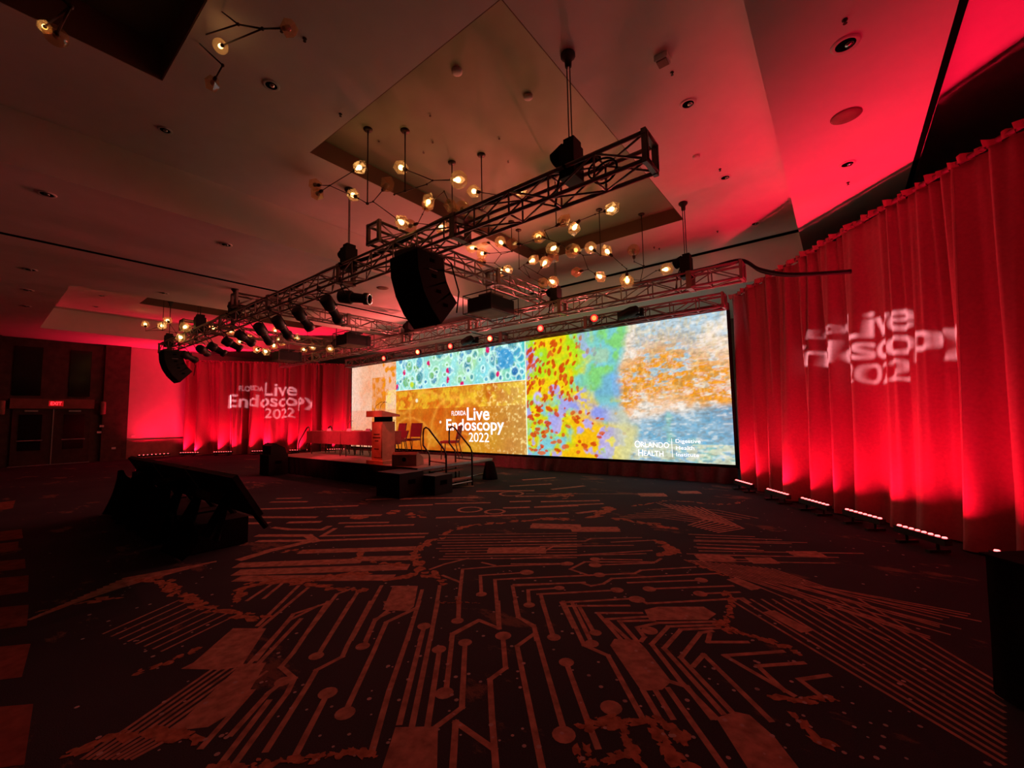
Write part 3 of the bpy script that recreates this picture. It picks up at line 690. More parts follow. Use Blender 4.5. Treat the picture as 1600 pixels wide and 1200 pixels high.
def drape(name, label, T0, T1, B0, B1, zt0, zt1, npan, nfold, amp, seed):
    """T0..T1 top line, B0..B1 foot line (xy), one child per cloth width"""
    T0, T1, B0, B1 = (Vector(p) for p in (T0, T1, B0, B1)); L = (B1 - B0).length; d = (B1 - B0).normalized(); nr = (d.y, -d.x)
    th = thing(name, label, 'curtain', (0, 0, 0))
    def P(s, t):
        f = s / L; a = B0.lerp(B1, f); b = T0.lerp(T1, f); k = t ** 0.8
        return a.lerp(b, k), nr
    for k in range(npan):
        me = drape_mesh('curtain_panel', L * k / npan - (.05 if k else 0), L * (k + 1) / npan, P, lambda s: 0.02, lambda s: zt0 + (zt1 - zt0) * s / L, nfold, amp, 'curtain_cloth', seed=seed)
        link('curtain_panel', me, th)
    off = Vector((-nr[0], -nr[1])) * 0.0
    MB().tube([(T0.x, T0.y, zt0 + .03), (T1.x, T1.y, zt1 + .03)], 0.035, 10).build('crossbar', 'skirt_cloth', th)
    # gathered heading ruffle
    rm = MB(); n = int(L * 26)
    for i in range(n + 1):
        p = T0.lerp(T1, i / n); z = zt0 + (zt1 - zt0) * i / n
        o = 0.055 * math.sin(i * 1.9) + 0.03 * math.sin(i * 0.83); rm.v.append((p.x + nr[0] * (.03 + o), p.y + nr[1] * (.03 + o), z - .02)); rm.v.append((p.x + nr[0] * (.03 + o * 1.3), p.y + nr[1] * (.03 + o * 1.3), z + .07 + .02 * math.sin(i * 1.3)))
    rm.f = [(2 * i, 2 * i + 2, 2 * i + 3, 2 * i + 1) for i in range(n)]
    rm.build('heading', 'curtain_cloth', th, smooth=True)
    for k in range(npan + 1):
        b = B0.lerp(B1, k / npan); t = T0.lerp(T1, k / npan); q = Vector((-nr[0], -nr[1])) * 0.18
        MB().tube([(b.x + q.x, b.y + q.y, 0), (t.x + q.x * .2, t.y + q.y * .2, zt0 + (zt1 - zt0) * k / npan)], 0.025).build('upright', 'truss_alu', th)
    return th
# right: from the end of the screen towards the camera's right
drape('drape_curtain', 'tall red-lit curtain to the right of the screen with distorted white lettering thrown on it', tuple(hit(1144, 466, 1, 11.3).xy), (3.6, 5.45), (-1.77, 10.36), (2.9, 4.70), hit(1139, 468, 1, 11.3).z, 5.02, 5, 2.0, 0.24, 3)
# left: from the left wall to behind the end of the screen
drape('drape_curtain', 'red-lit curtain left of the stage with legible white event title thrown on it', (-25.75, 6.55), (-19.5, 12.2), (-25.7, 6.65), (-19.6, 12.1), 4.7, 4.4, 4, 1.3, 0.30, 44)
# short skirt under the screen
def Psk(s, t): return (Vector((SX0 + s, SY - 0.10 - .10 * (1 - t)))), (0, -1)
sk = thing('screen_skirt', 'dark maroon gathered skirt under the projection screen', 'skirt', (0, 0, 0))
for k in range(5):
    link('skirt_panel', drape_mesh('skirt_panel', SW * k / 5, SW * (k + 1) / 5 + .05, Psk, lambda s: 0.01, lambda s: 0.36, 1.6, 0.055, 'skirt_cloth', 26, 8, 90 + k, .5), sk)

# ================================================================== LED BARS ON THE FLOOR (their red light washes the drapes and the ceiling)
def led_bar(c, ang, label, power, leng=0.62, tilt=(0, 0), group=None):
    th = thing('led_bar', label, 'light bar', (c[0], c[1], 0), ang, group)
    MB().box((0, 0, 0.14), (leng, 0.085, 0.075)).build('housing', 'black_metal', th)
    for s in (-1, 1):
        MB().box((s * leng * .3, 0, 0.015), (0.05, 0.24, 0.03)).build('foot', 'black_metal', th)
        MB().tube([(s * leng * .3, 0, 0.02), (s * leng * .3, 0, 0.12)], 0.016).build('bracket', 'black_metal', th)
    for k in range(8):
        MB().lathe([(0, .024), (.012, .020)], (-leng / 2 + leng * (k + .5) / 8, 0, 0.178), (0, 0, 1), 8).build('diode', 'led_red', th)
    if power:
        d = area_light('led_light', None, None, leng, 0.05, power, RED)
        lo = bpy.data.objects.new('led_light', d); COL.objects.link(lo); lo.parent = th; lo.location = (0, 0, 0.20)
        lo.rotation_euler = (math.pi + tilt[0], tilt[1], 0)   # shines upwards
    return th
bars = [((-1.68, 9.85), 'red LED bar on the floor at the screen end of the right curtain'), ((-1.0, 8.97), 'second red LED floor bar from the screen along the right curtain'),
        ((-0.43, 8.30), 'third red LED floor bar from the screen along the right curtain'), ((0.14, 7.65), 'fourth red LED floor bar from the screen along the right curtain'),
        ((0.64, 6.90), 'nearest red LED floor bar at the foot of the right curtain')]
ang = math.atan2(-2.95, 2.32)
for (c, l) in bars: led_bar(c, ang, l, P_RIGHT, tilt=(-0.36, 0), group='LED bars along the right curtain')
led_bar((2.5, 4.75), ang, 'added red LED floor bar at the unseen near end of the right curtain', P_RIGHT * .5, tilt=(-0.36, 0), group='LED bars along the right curtain')  # out of view, added to put more red light on the ceiling
led_bar((1.30, 6.15), ang, 'added red LED floor bar hidden behind the black clothed table', P_RIGHT * .6, tilt=(-0.36, 0), group='LED bars along the right curtain')  # unseen extra bar, also added as red fill for the ceiling
d = (Vector((-25.7, 6.65)) - Vector((-19.6, 12.1))); nrm = Vector((-d.y, d.x)).normalized(); nrm = nrm if nrm.y < 0 else -nrm
for k, f in enumerate((.10, .32, .54, .76, .95)):
    p = Vector((-19.6, 12.1)) + d * f + nrm * 0.35
    led_bar(p, math.atan2(d.y, d.x), ['red LED floor bar behind the screen end of the left curtain', 'red LED floor bar at the left curtain behind the stage table', 'red LED floor bar at the middle of the left curtain', 'red LED floor bar below the left curtain title', 'red LED floor bar at the wall end of the left curtain'][k], P_LEFT, 0.9, (0.20, 0), 'LED bars along the left curtain')
led_bar((XL + 0.55, 5.4), math.pi / 2, 'red LED floor bar below the bare red wall bay', P_WALL, 1.2, (0.10, 0))

# ================================================================== TRUSSES
TS = 0.30
_tube_cache = {}
def tube_mesh(L, r, m, n=6):
    k = (round(L, 3), r, m, n)
    if k not in _tube_cache: _tube_cache[k] = MB().tube([(0, 0, 0), (L, 0, 0)], r, n).mesh('bar', m, True)
    return _tube_cache[k]
def bar(name, a, b, r, m, parent):
    a, b = Vector(a), Vector(b)
    return link(name, tube_mesh((b - a).length, r, m), parent, a, aim(a, b))
def truss(label, loc, rz, L, m='truss_metal', bay=0.6, sect=3.05):
    th = thing('lighting_truss', label, 'truss', loc, rz); s = TS; n = max(1, round(L / bay)); b = L / n
    for y in (0, s):
        for z in (0, s): bar('chord', (0, y, z), (L, y, z), 0.024, m, th)
    for k in range(n + 1):
        x = k * b
        for (a, c) in (((x, 0, 0), (x, 0, s)), ((x, s, 0), (x, s, s)), ((x, 0, 0), (x, s, 0)), ((x, 0, s), (x, s, s))): bar('strut', a, c, 0.013, m, th)
    for k in range(n):
        x0, x1 = k * b, (k + 1) * b
        if k % 2: x0, x1 = x1, x0
        for (a, c) in (((x0, 0, 0), (x1, 0, s)), ((x0, s, 0), (x1, s, s)), ((x0, 0, 0), (x1, s, 0)), ((x0, 0, s), (x1, s, s))): bar('brace', a, c, 0.013, m, th)
    k = 0; xs_ = [0.03]
    while xs_[-1] + sect < L - .5: xs_.append(xs_[-1] + sect)
    xs_.append(L - .03)
    for x in xs_:
        wd = 0.05 if x in (xs_[0], xs_[-1]) else 0.10
        fm = MB()
        for z in (0, s): fm.box((x, s / 2, z), (wd, s + .07, .055))
        for y in (0, s): fm.box((x, y, s / 2), (wd, .055, s + .07))
        fm.build('joint_frame', m, th)
    return th
Z1, Z2, Z3, ZP = 4.2, 4.15, 4.03, 4.55
t1 = truss('long dark front truss carrying the spotlights and both hanging speakers', (-19.5, 4.12, Z1), 0, 18.11)
t2 = truss('long middle truss running above the stage parallel to the screen', (-20.6, 8.8, Z2), 0, 19.3, 'truss_metal')
t3 = truss('truss directly above the projection screen carrying red lamps', (-17.7, 10.42, Z3), 0, 15.75, 'truss_metal')
ta = truss('cross truss over the right projector nearest the large speaker', (-5.8, 3.95, ZP), math.pi / 2, 5.25)
tb = truss('cross truss over the middle projector', (-11.8, 3.95, ZP), math.pi / 2, 5.25)
tc = truss('cross truss over the far left projector', (-16.1, 3.95, ZP), math.pi / 2, 5.25)

# cable bundles strapped along the trusses
def cable(label, pts, r, sub=6):
    P = [Vector(p) for p in pts]; out = []
    for i in range(len(P) - 1):
        p0, p1, p2, p3 = P[max(i - 1, 0)], P[i], P[i + 1], P[min(i + 2, len(P) - 1)]
        for k in range(sub):
            t = k / sub; out.append(0.5 * ((2 * p1) + (p2 - p0) * t + (2 * p0 - 5 * p1 + 4 * p2 - p3) * t * t + (3 * p1 - p0 - 3 * p2 + p3) * t ** 3))
    out.append(P[-1])
    return tag(MB().tube(out, r, 6).build('cable', 'black_plastic', None, True), label, 'cable')
cable('black cable bundle strapped along the top of the front truss', [(-2.0, 4.3, 4.56)] + [(-2.6 - 1.0 * k, 4.28 + .05 * math.sin(k * 2.1), 4.57 + .03 * math.sin(k * 1.3)) for k in range(16)], 0.035)
cable('black cable bundle lying along the top of the middle truss', [(-1.4, 8.95, 4.51)] + [(-2.3 - 1.1 * k, 8.95 + .05 * math.sin(k * 1.9), 4.50 + .02 * math.sin(k)) for k in range(15)], 0.04)
e1 = hit(1330, 424, 1, 8.35)
cable('thick black cable sagging from the middle truss end over to the right curtain', [(-1.9, 8.95, 4.50), (-1.35, 8.95, 4.52), tuple(hit(1185, 420, 1, 8.85)), tuple(hit(1225, 428, 1, 8.7)), tuple(hit(1270, 428, 1, 8.5)), tuple(e1)], 0.035)
cable('thin black cable sagging beside the thick one at the middle truss end', [(-1.8, 9.0, 4.48), (-1.33, 9.0, 4.50), tuple(hit(1190, 425, 1, 8.9)), tuple(hit(1230, 431, 1, 8.72)), tuple(hit(1262, 429, 1, 8.55))], 0.022)
cable('coil of black cable resting in the near end of the front truss', [(-1.95 + .16 * math.cos(t * .8), 4.27 + .06 * math.sin(t * .4), 4.36 + .12 * math.sin(t * .8)) for t in range(24)], 0.012, 3)

# ================================================================== CHAIN HOISTS
def hoist(label, x, y, ztop, zbody, chain=True, sc=1.0):
    th = thing('chain_hoist', label, 'hoist', (x, y, 0))
    MB().box((0, 0, zbody + .10), (.20 * sc, .24 * sc, .42 * sc)).box((0.02, 0, zbody + .33 * sc), (.14 * sc, .18 * sc, .10)).build('motor_body', 'black_plastic', th)
    MB().lathe([(-.20 * sc, .07), (-.18 * sc, .10 * sc), (.0, .11 * sc), (.02, .08)], (-.06 * sc, 0, zbody + .28 * sc), (1, 0, .35), 14).build('chain_bag', 'black_cloth', th, True)
    MB().tube([(0, -.2, Z1 + TS + .0), (0, 0, zbody - .05), (0, .2, Z1 + TS + .0)], 0.018).build('sling', 'black_cloth', th)
    MB().tube([(-.12, .05, zbody + .2), (-.2, .02, zbody - .05), (-.24, 0, zbody - .35)], 0.015).build('power_lead', 'black_plastic', th)
    if chain:
        for dx in (-.02, .02): MB().tube([(dx, 0, zbody + .35), (dx, 0, ztop)], 0.008, 6).build('chain', 'black_metal', th)
        MB().lathe([(0, .09), (-.03, .09), (-.08, .045), (-.16, .04)], (0, 0, ztop), (0, 0, 1), 14).build('ceiling_hook', 'black_metal', th, True)
    return th
hoist('black chain hoist with long chain on the near end of the front truss', -2.36, 4.27, ZM, 4.5)
hoist('black chain hoist with chain on the right end of the middle truss', -2.34, 8.95, ZM, 4.5)
hoist('black chain hoist on the front truss above the large speaker cross truss', -7.15, 4.25, ZM, 4.52)
hoist('black chain hoist on the front truss beside the second cross truss', -12.75, 4.25, ZS, 4.52)
hoist('black chain hoist on the far part of the front truss above the spotlights', -15.6, 4.27, ZM, 4.55, sc=1.1)
hoist('black chain hoist at the far left end of the front truss', -18.9, 4.27, ZM, 4.45)
hoist('black chain hoist where the right cross truss meets the middle truss', -5.5, 8.95, ZM, 4.5)
hoist('black chain hoist where the middle cross truss meets the middle truss', -11.3, 8.95, ZS, 4.5)
hoist('black chain hoist on the middle truss by the far projector', -15.9, 8.95, ZM, 4.48)

# ================================================================== HANGING SPEAKERS
def speaker_array(label, x, y, ztop, n=4):
    th = thing('line_array_speaker', label, 'speaker', (x, y, 0)); wd, dp, h = 0.66, 0.52, 0.30
    p = Vector((0, -dp / 2 - .05, ztop)); ang = math.radians(4)
    MB().box((0, 0.02, ztop + .04), (.5, .62, .05)).build('fly_frame', 'black_metal', th)
    for s in (-1, 1): MB().tube([(s * .2, 0, ztop + .05), (s * .08, 0, Z1)], .014).build('sling', 'black_metal', th)
    for k in range(n):
        f = Vector((0, math.sin(ang), -math.cos(ang))); bk = Vector((0, math.cos(ang), math.sin(ang)))   # down the front face, and back into the cabinet
        a = p; b_ = p + f * h; c = b_ + bk * dp - f * .045; d_ = a + bk * dp + f * .045
        bx = MB().extrude([q + Vector((-wd / 2, 0, 0)) for q in (a, b_, c, d_)], (wd, 0, 0)).build('cabinet', 'black_plastic', th)
        MB().extrude([q + Vector((-wd / 2 + .02, 0, 0)) - bk * .012 for q in (a + f * .015, b_ - f * .015, b_ - f * .015 + bk * .011, a + f * .015 + bk * .011)], (wd - .04, 0, 0)).build('grille', 'grille', bx)
        q = (a + c) / 2
        MB().box(q + Vector((wd / 2 + .004, .02, 0)), (.008, .09, .05)).build('handle', 'dark_hole', bx)
        if k == 1: MB().box((wd / 2 + .006, q.y, (a.z + d_.z) / 2 - .01), (.006, .17, .012)).build('badge', 'truss_alu', bx)
        p = b_; ang += math.radians(13.5)
    MB().tube([(wd / 2 - .1, dp * .9, ztop + .02), (wd / 2 - .05, dp * 1.15, ztop - .45), (wd / 2 - .08, dp * 1.1, ztop - .8)], .012).build('signal_lead', 'black_plastic', th)
speaker_array('large black curved line array speaker hanging from the front truss in mid picture', -5.12, 4.25, 4.12)
speaker_array('black curved line array speaker hanging at the far left end of the front truss', -18.3, 4.25, 4.08)

# ================================================================== PROJECTORS
def projector(label, x, y, z):
    th = thing('projector', label, 'projector', (x, y, z))
    MB().box((0, 0, 0), (.78, .92, .34)).build('body', 'black_plastic', th)
    MB().box((0, 0, -.175), (.70, .84, .02)).build('underside', 'wainscot', th)
    MB().lathe([(0, .09), (.12, .08), (.12, .06), (.05, .05)], (0.1, .46, 0.02), (0, 1, 0), 16, False).build('lens', 'black_metal', th, True)
    fr = MB()
    for zz in (-.20, .24):
        q = [(-.47, -.54, zz), (.47, -.54, zz), (.47, .54, zz), (-.47, .54, zz)]; fr.tube(q, .014, 6, True)
    fr.build('cage', 'black_metal', th)
    for sx in (-1, 1):
        for sy in (-1, 1): MB().tube([(sx * .47, sy * .54, -.2), (sx * .47, sy * .54, .24)], .012).build('cage_post', 'black_metal', th)
    for sx in (-1, 1): MB().tube([(sx * .14, 0, .17), (sx * .14, 0, (ZP - z) / .9 + .02)], .016).build('hanger', 'truss_metal', th)
    MB().box((0, 0, .27), (.4, .5, .04)).build('mount_plate', 'black_metal', th)
    th.scale = (.86, .86, .9)
projector('black caged projector hanging from the cross truss right of the large speaker', -5.95, 6.95, 4.03)
projector('black caged projector hanging from the middle cross truss', -11.95, 7.3, 4.08)
projector('black caged projector hanging from the far left cross truss', -16.25, 7.2, 4.02)

# ================================================================== SPOTLIGHTS
def spotlight(label, rear, front, lens='lens_glass', gobo=None, ztruss=Z1, k=1.4, beam=None):
    rear, front = Vector(rear), Vector(front); ax = (front - rear).normalized(); L = (front - rear).length
    th = thing('spotlight', label, 'spotlight', rear)
    o = Vector((0, 0, 0)); s = L / 0.62
    r = 0.085 * k
    MB().lathe([(0, .05 * k), (.02, r), (.24 * s, r * 1.1), (.28 * s, r * .85)], o, ax, 14).build('lamp_housing', 'black_metal', th, True)
    MB().lathe([(.28 * s, r * .80), (.50 * s, r * .72), (.52 * s, r * .95), (.62 * s, r * .95), (.62 * s, r * .86), (.5 * s, r * .64), (.30 * s, r * .62)], o, ax, 14, False).build('barrel', 'black_metal', th, True)
    if gobo is None:
        MB().lathe([(.595 * s, r * .5), (.60 * s, r * .84), (.605 * s, r * .5)], o, ax, 14).build('lens', lens, th, True)
    else:
        MB().lathe([(.60 * s, r * .95), (.625 * s, r * .95), (.625 * s, r * .70), (.60 * s, r * .66)], o, ax, 16, False).build('lens_ring', 'chrome', th, True)
    side = ax.cross(Vector((0, 0, 1))).normalized(); m = ax * .22 * s
    top = Vector((m.x, 4.12 - rear.y, ztruss - rear.z))
    MB().tube([m - side * (r + .03), m - side * (r + .03) + (top - m) * .6, top + Vector((0, 0, -.05)), m + side * (r + .03) + (top - m) * .6, m + side * (r + .03)], .011, 6).build('yoke', 'black_metal', th)
    MB().box(top, (.06, .06, .10)).build('clamp', 'black_metal', th)
    if beam:
        tgt, colr_, pw, sz = beam; S = rear + ax * (.66 * s)
        ld = bpy.data.lights.new('spot_light', 'SPOT'); ld.energy = pw; ld.color = colr_; ld.shadow_soft_size = .04; ld.spot_size = sz; ld.spot_blend = .5
        lo = bpy.data.objects.new('spot_light', ld); COL.objects.link(lo); lo.parent = th; lo.location = S - rear
        lo.rotation_mode = 'QUATERNION'; lo.rotation_quaternion = (Vector(tgt) - S).to_track_quat('-Z', 'Y')
    if gobo:
        target, width, power, right = gobo; target = Vector(target)
        S = rear + ax * .46 * s; dv = (target - S); dist = dv.length; dv.normalize()
        ld = bpy.data.lights.new('gobo_light', 'SPOT'); ld.energy = power; ld.color = (1.0, .92, .96); ld.shadow_soft_size = 0.0004
        ld.spot_size = 2 * math.atan(width * .62 / dist); ld.spot_blend = 0.0
        lo = bpy.data.objects.new('gobo_light', ld); COL.objects.link(lo); lo.parent = th; lo.location = S - rear
        lo.rotation_mode = 'QUATERNION'; lo.rotation_quaternion = dv.to_track_quat('-Z', 'Y')
        # pattern plate with the title cut out of it
        pd = .10; sc_ = pd / dist * width / 2.72
        spl = [[(p - Vector((1.36, .22))) * sc_ for p in sp_] for sp_ in TITLE]
        hw = .042; spl.append([Vector((-hw, -hw)), Vector((hw, -hw)), Vector((hw, hw)), Vector((-hw, hw))])
        e1_ = Vector(right).xy.to_3d(); e1_ = (e1_ - dv * e1_.dot(dv)).normalized(); e2_ = e1_.cross(dv); e2_ = e2_ if e2_.z > 0 else -e2_
        Mx = Matrix.Identity(4)
        for i in range(3): Mx[i][0] = e1_[i]; Mx[i][1] = e2_[i]; Mx[i][2] = dv[i]; Mx[i][3] = (S - rear + dv * pd)[i]
        link('pattern_plate', fill_mesh('pattern_plate', spl, 'black_metal', Mx), th)
    return th
px = [((508, 465), (530, 502)), ((462, 483), (485, 513)), ((430, 497), (452, 526)), ((402, 508), (422, 535)), ((370, 520), (395, 537)), ((348, 530), (377, 546)), ((325, 538), (352, 553)), ((285, 552), (306, 563))]
names = ['black spotlight on the front truss, first after the sideways one', 'black spotlight on the front truss, second in the row pointing down', 'black spotlight on the front truss, third in the row pointing down', 'black spotlight on the front truss, fourth in the row pointing down',
         'black spotlight with glowing amber lens, fifth in the row on the front truss', 'black spotlight with glowing pink lens, sixth in the row on the front truss', 'black spotlight with dark lens, seventh in the row on the front truss', 'black spotlight with pink lens right beside the far left speaker']
ln = ['lens_glass'] * 4 + ['lens_amber', 'lens_pink', 'lens_glass', 'lens_pink']
beams = [((-8.7, 7.7, .8), (1.0, .10, .08), P_FRONT * .7, .7), None, ((-12.6, 7.2, .9), (1.0, .05, .07), P_FRONT, .8), None] + [((-9.2, 6.5, 1.2), (1.0, .04, .02), P_FRONT * 2.2, .35), ((-11.6, 7.3, 1.0), (1.0, .05, .09), P_FRONT, .8), None, ((-13.2, 4.75, 0), (1.0, .03, .05), P_FRONT * 1.2, .30)]
for (a, b_), l, m, bm_ in zip(px, names, ln, beams): spotlight(l, hit(*a, 1, 4.2), hit(*b_, 1, 4.65), m, beam=bm_)
ra = hit(530, 463, 1, 4.2); tR = Vector((0.06, 8.45, 2.66)); spotlight('black spotlight pointing sideways at the right curtain with a chromed lens ring', ra, ra + (tR - ra).normalized() * .62, gobo=(tR, 2.55, GOBO_R, (0.65, -0.76, 0)))
ra = hit(312, 544, 1, 4.2); tL = Vector((-22.6, 9.38, 2.72)); spotlight('short looking black spotlight pointing away at the left curtain', ra, ra + (tL - ra).normalized() * .62, gobo=(tL, 4.0, GOBO_L, (0.74, 0.67, 0)))

# lamps on the truss above the screen
def par(label, u, v, lens, r=.11):
    c = hit(u, v, 1, 10.30); d = Vector((.25, -1, -.22)).normalized()
    th = thing('par_lamp', label, 'stage lamp', c, 0, 'lamps above the screen')
    MB().lathe([(.0, r), (-.02, r), (-.16, r * .8), (-.2, r * .4)], (0, 0, 0), d, 16, False).build('can', 'black_metal', th, True)
    MB().lathe([(-.012, r * .6), (-.006, r * .55), (0.0, r * .05)], (0, 0, 0), d, 16).build('lens', lens, th, True)
    MB().lathe([(-.03, r * .93), (-.02, r * .6)], (0, 0, 0), d, 16, False).build('reflector', 'lens_red' if lens != 'lens_dim' else 'black_metal', th, True)
    ld = bpy.data.lights.new('lamp_light', 'SPOT'); ld.energy = P_PAR; ld.color = (1.0, .11, .10); ld.shadow_soft_size = .06; ld.spot_size = 2.3; ld.spot_blend = 1.0
    lo = bpy.data.objects.new('lamp_light', ld); COL.objects.link(lo); lo.parent = th; lo.location = d * .05; lo.rotation_mode = 'QUATERNION'; lo.rotation_quaternion = Vector((.0, -1, .02)).to_track_quat('-Z', 'Y')
    MB().tube([(-r - .02, .06, .0), (-r - .02, .07, -.12), (r + .02, .07, -.12), (r + .02, .06, 0)], .01, 6).build('yoke', 'black_metal', th)
for l, u, v, m in [('red glowing lamp above the screen, farthest left', 599, 560, 'lens_red_hot'), ('red-amber lamp above the screen, second from left', 652, 550, 'lens_amber_hot'), ('red lamp above the screen, third from left', 703, 541, 'lens_red_hot'),
                   ('warm amber lamp above the screen, fourth from left', 765, 529, 'lens_amber_hot'), ('red lamp above the screen, fifth from left', 844, 513, 'lens_red_hot'), ('dim amber lamp above the screen, farthest right', 928, 497, 'lens_amber')]: par(l, u, v, m)
def mover(label, u, v):
    c = hit(u, v, 1, 10.40); th = thing('moving_head_light', label, 'stage lamp', c)
    MB().box((0, 0, 0), (.34, .26, .12)).build('base', 'black_plastic', th)
    MB().box((-.30, 0, .02), (.08, .10, .20)).box((.30, 0, .02), (.08, .10, .20)).box((0, 0, -.03), (.6, .09, .05)).build('yoke', 'black_plastic', th)
    MB().lathe([(-.3, .07), (-.25, .12), (.1, .13), (.28, .10), (.30, .07)], (0, -.16, .02), (.95, -.3, .12), 14).build('head', 'black_plastic', th, True)
mover('black moving head light above the screen behind the large speaker', 735, 534); mover('black moving head light above the right part of the screen', 985, 492)

# ================================================================== STAGE
ZST = 0.52
SXA, SXB, SYA, SYB = -14.6, -7.45, 6.12, 8.65
st = thing('stage_platform', 'low stage platform with black front skirt before the screen', 'stage', (0, 0, 0))
for i in range(4):
    for j in range(2):
        x0 = SXA + (SXB - SXA) * i / 4; x1 = SXA + (SXB - SXA) * (i + 1) / 4; y0 = SYA + (SYB - SYA) * j / 2; y1 = SYA + (SYB - SYA) * (j + 1) / 2
        MB().box(((x0 + x1) / 2, (y0 + y1) / 2, ZST - .05), (x1 - x0 - .012, y1 - y0 - .012, .10)).build('deck_section', 'stage_deck', st)
MB().box(((SXA + SXB) / 2, SYA, ZST - .03), (SXB - SXA + .02, .03, .05)).build('edge_strip', 'black_metal', st)
MB().box((SXB, (SYA + SYB) / 2, ZST - .03), (.03, SYB - SYA, .05)).build('edge_strip', 'truss_alu', st)
def Pst(s, t): return Vector((SXA + s, SYA - .03)), (0, -1)
for k in range(4):
    link('skirt_panel', drape_mesh('skirt_panel', (SXB - SXA) * k / 4, (SXB - SXA) * (k + 1) / 4, Pst, lambda s: 0.01, lambda s: ZST - .01, 3.0, 0.02, 'black_cloth', 30, 4, 60), st)
def Psl(s, t): return Vector((SXA - .02, SYA + s)), (-1, 0)
link('skirt_panel', drape_mesh('skirt_panel', 0, SYB - SYA, Psl, lambda s: 0.01, lambda s: ZST - .01, 3.0, 0.02, 'black_cloth', 30, 4, 61), st)
for x in np.linspace(SXA + .2, SXB - .1, 5):
    for y in (SYA + .15, SYB - .1): MB().tube([(x, y, 0), (x, y, ZST - .1)], .025).build('leg', 'truss_alu', st)
MB().tube([(SXB - .1, SYA + .15, .12), (SXB - .1, SYB - .1, .12)], .02).build('leg_brace', 'truss_alu', st)
# black cloth hanging over the far right stage leg
mb = MB(); mb.lathe([(0, .20), (.10, .19), (.28, .15), (.44, .11), (.46, .05)], (-7.36, 8.45, 0.0), (0, 0, 1), 14)
tag(mb.build('cloth_bag', 'black_cloth', None, True), 'slumped black cloth bag at the rear right stage leg', 'bag')

# steps with curved handrails
def steps(label, x, y0, y1, sgn):
    th = thing('stage_steps', label, 'steps', (x, 0, 0))
    for k, z in enumerate((.17, .35)):
        MB().box((sgn * (.42 - .28 * k), (y0 + y1) / 2, z), (.27, y1 - y0, .035)).build('tread', 'stage_deck', th)
        for y in (y0 + .02, y1 - .02): MB().tube([(sgn * (.42 - .28 * k), y, 0), (sgn * (.42 - .28 * k), y, z)], .014).build('tread_leg', 'black_metal', th)
    for y in (y0, y1):
        pts = [(sgn * .56, y, 0.0), (sgn * .56, y, .78), (sgn * .50, y, .90), (sgn * -.02, y, 1.36), (sgn * -.12, y, 1.40), (sgn * -.20, y, 1.36), (sgn * -.22, y, 1.26), (sgn * -.22, y, .98), (sgn * -.02, y, .80), (sgn * .0, y, .70), (0, y, .0)]
        r = MB().tube(pts, .021, 8).build('handrail', 'black_metal', th, True)
        MB().tube([(0, y, .62), (sgn * .56, y, .60)], .014).build('mid_rail', 'black_metal', r)
        MB().tube([(0, y, .12), (sgn * .56, y, .12)], .014).build('low_rail', 'truss_alu', r)
    MB().tube([(sgn * .56, y0, .10), (sgn * .56, y1, .10)], .014).build('cross_rail', 'truss_alu', th)
steps('portable steps with two curved black handrails at the right end of the stage', SXB - .17, 6.62, 7.46, 1)
steps('portable steps with curved handrails at the left end of the stage', SXA - .05, 7.2, 8.0, -1)

# subwoofers and wedge monitors at the stage front
def sub(label, x, y, wd=.75, dp=.62, h=.56, wedge=True):
    th = thing('subwoofer', label, 'speaker', (x, y, 0))
    MB().box((0, 0, h / 2), (wd, dp, h)).build('cabinet', 'black_plastic', th)
    MB().box((0, -dp / 2 - .006, h / 2), (wd - .06, .014, h - .06)).build('grille', 'grille', th)
    for s in (-1, 1): MB().box((s * (wd / 2 + .004), 0, h * .62), (.012, .18, .09)).build('handle', 'dark_hole', th)
sub('black subwoofer on the floor at the right front corner of the stage', -7.5, 5.70, .78, .62, .50)
sub('second black subwoofer beside the right front corner of the stage', -7.0, 6.28, .45, .5, .40)
sub('black subwoofer on the floor at the left front corner of the stage', -13.75, 5.78, .62, .55, .62)
def wedge(label, x, y, z, rz=0.0, m='black_plastic'):
    th = thing('floor_monitor', label, 'speaker', (x, y, z), rz)
    MB().extrude([(-.3, -.22, 0), (-.3, .24, 0), (-.3, .20, .16), (-.3, -.14, .32), (-.3, -.22, .26)], (.6, 0, 0)).build('cabinet', m, th)
    MB().extrude([(-.27, .205, .17), (-.27, -.125, .33), (-.27, -.12, .34), (-.27, .212, .18)], (.54, 0, 0)).build('grille', 'grille', th)
    MB().lathe([(0, .05), (.004, .05)], (0, -.221, .15), (0, -1, 0), 12).build('socket', 'dark_hole', th)
wedge('black wedge monitor on the subwoofer at the left stage corner', -13.75, 5.78, .62)
wedge('dark wedge monitor on the stage edge right of the lectern', -8.15, 6.42, ZST, 0.5, 'stage_deck')

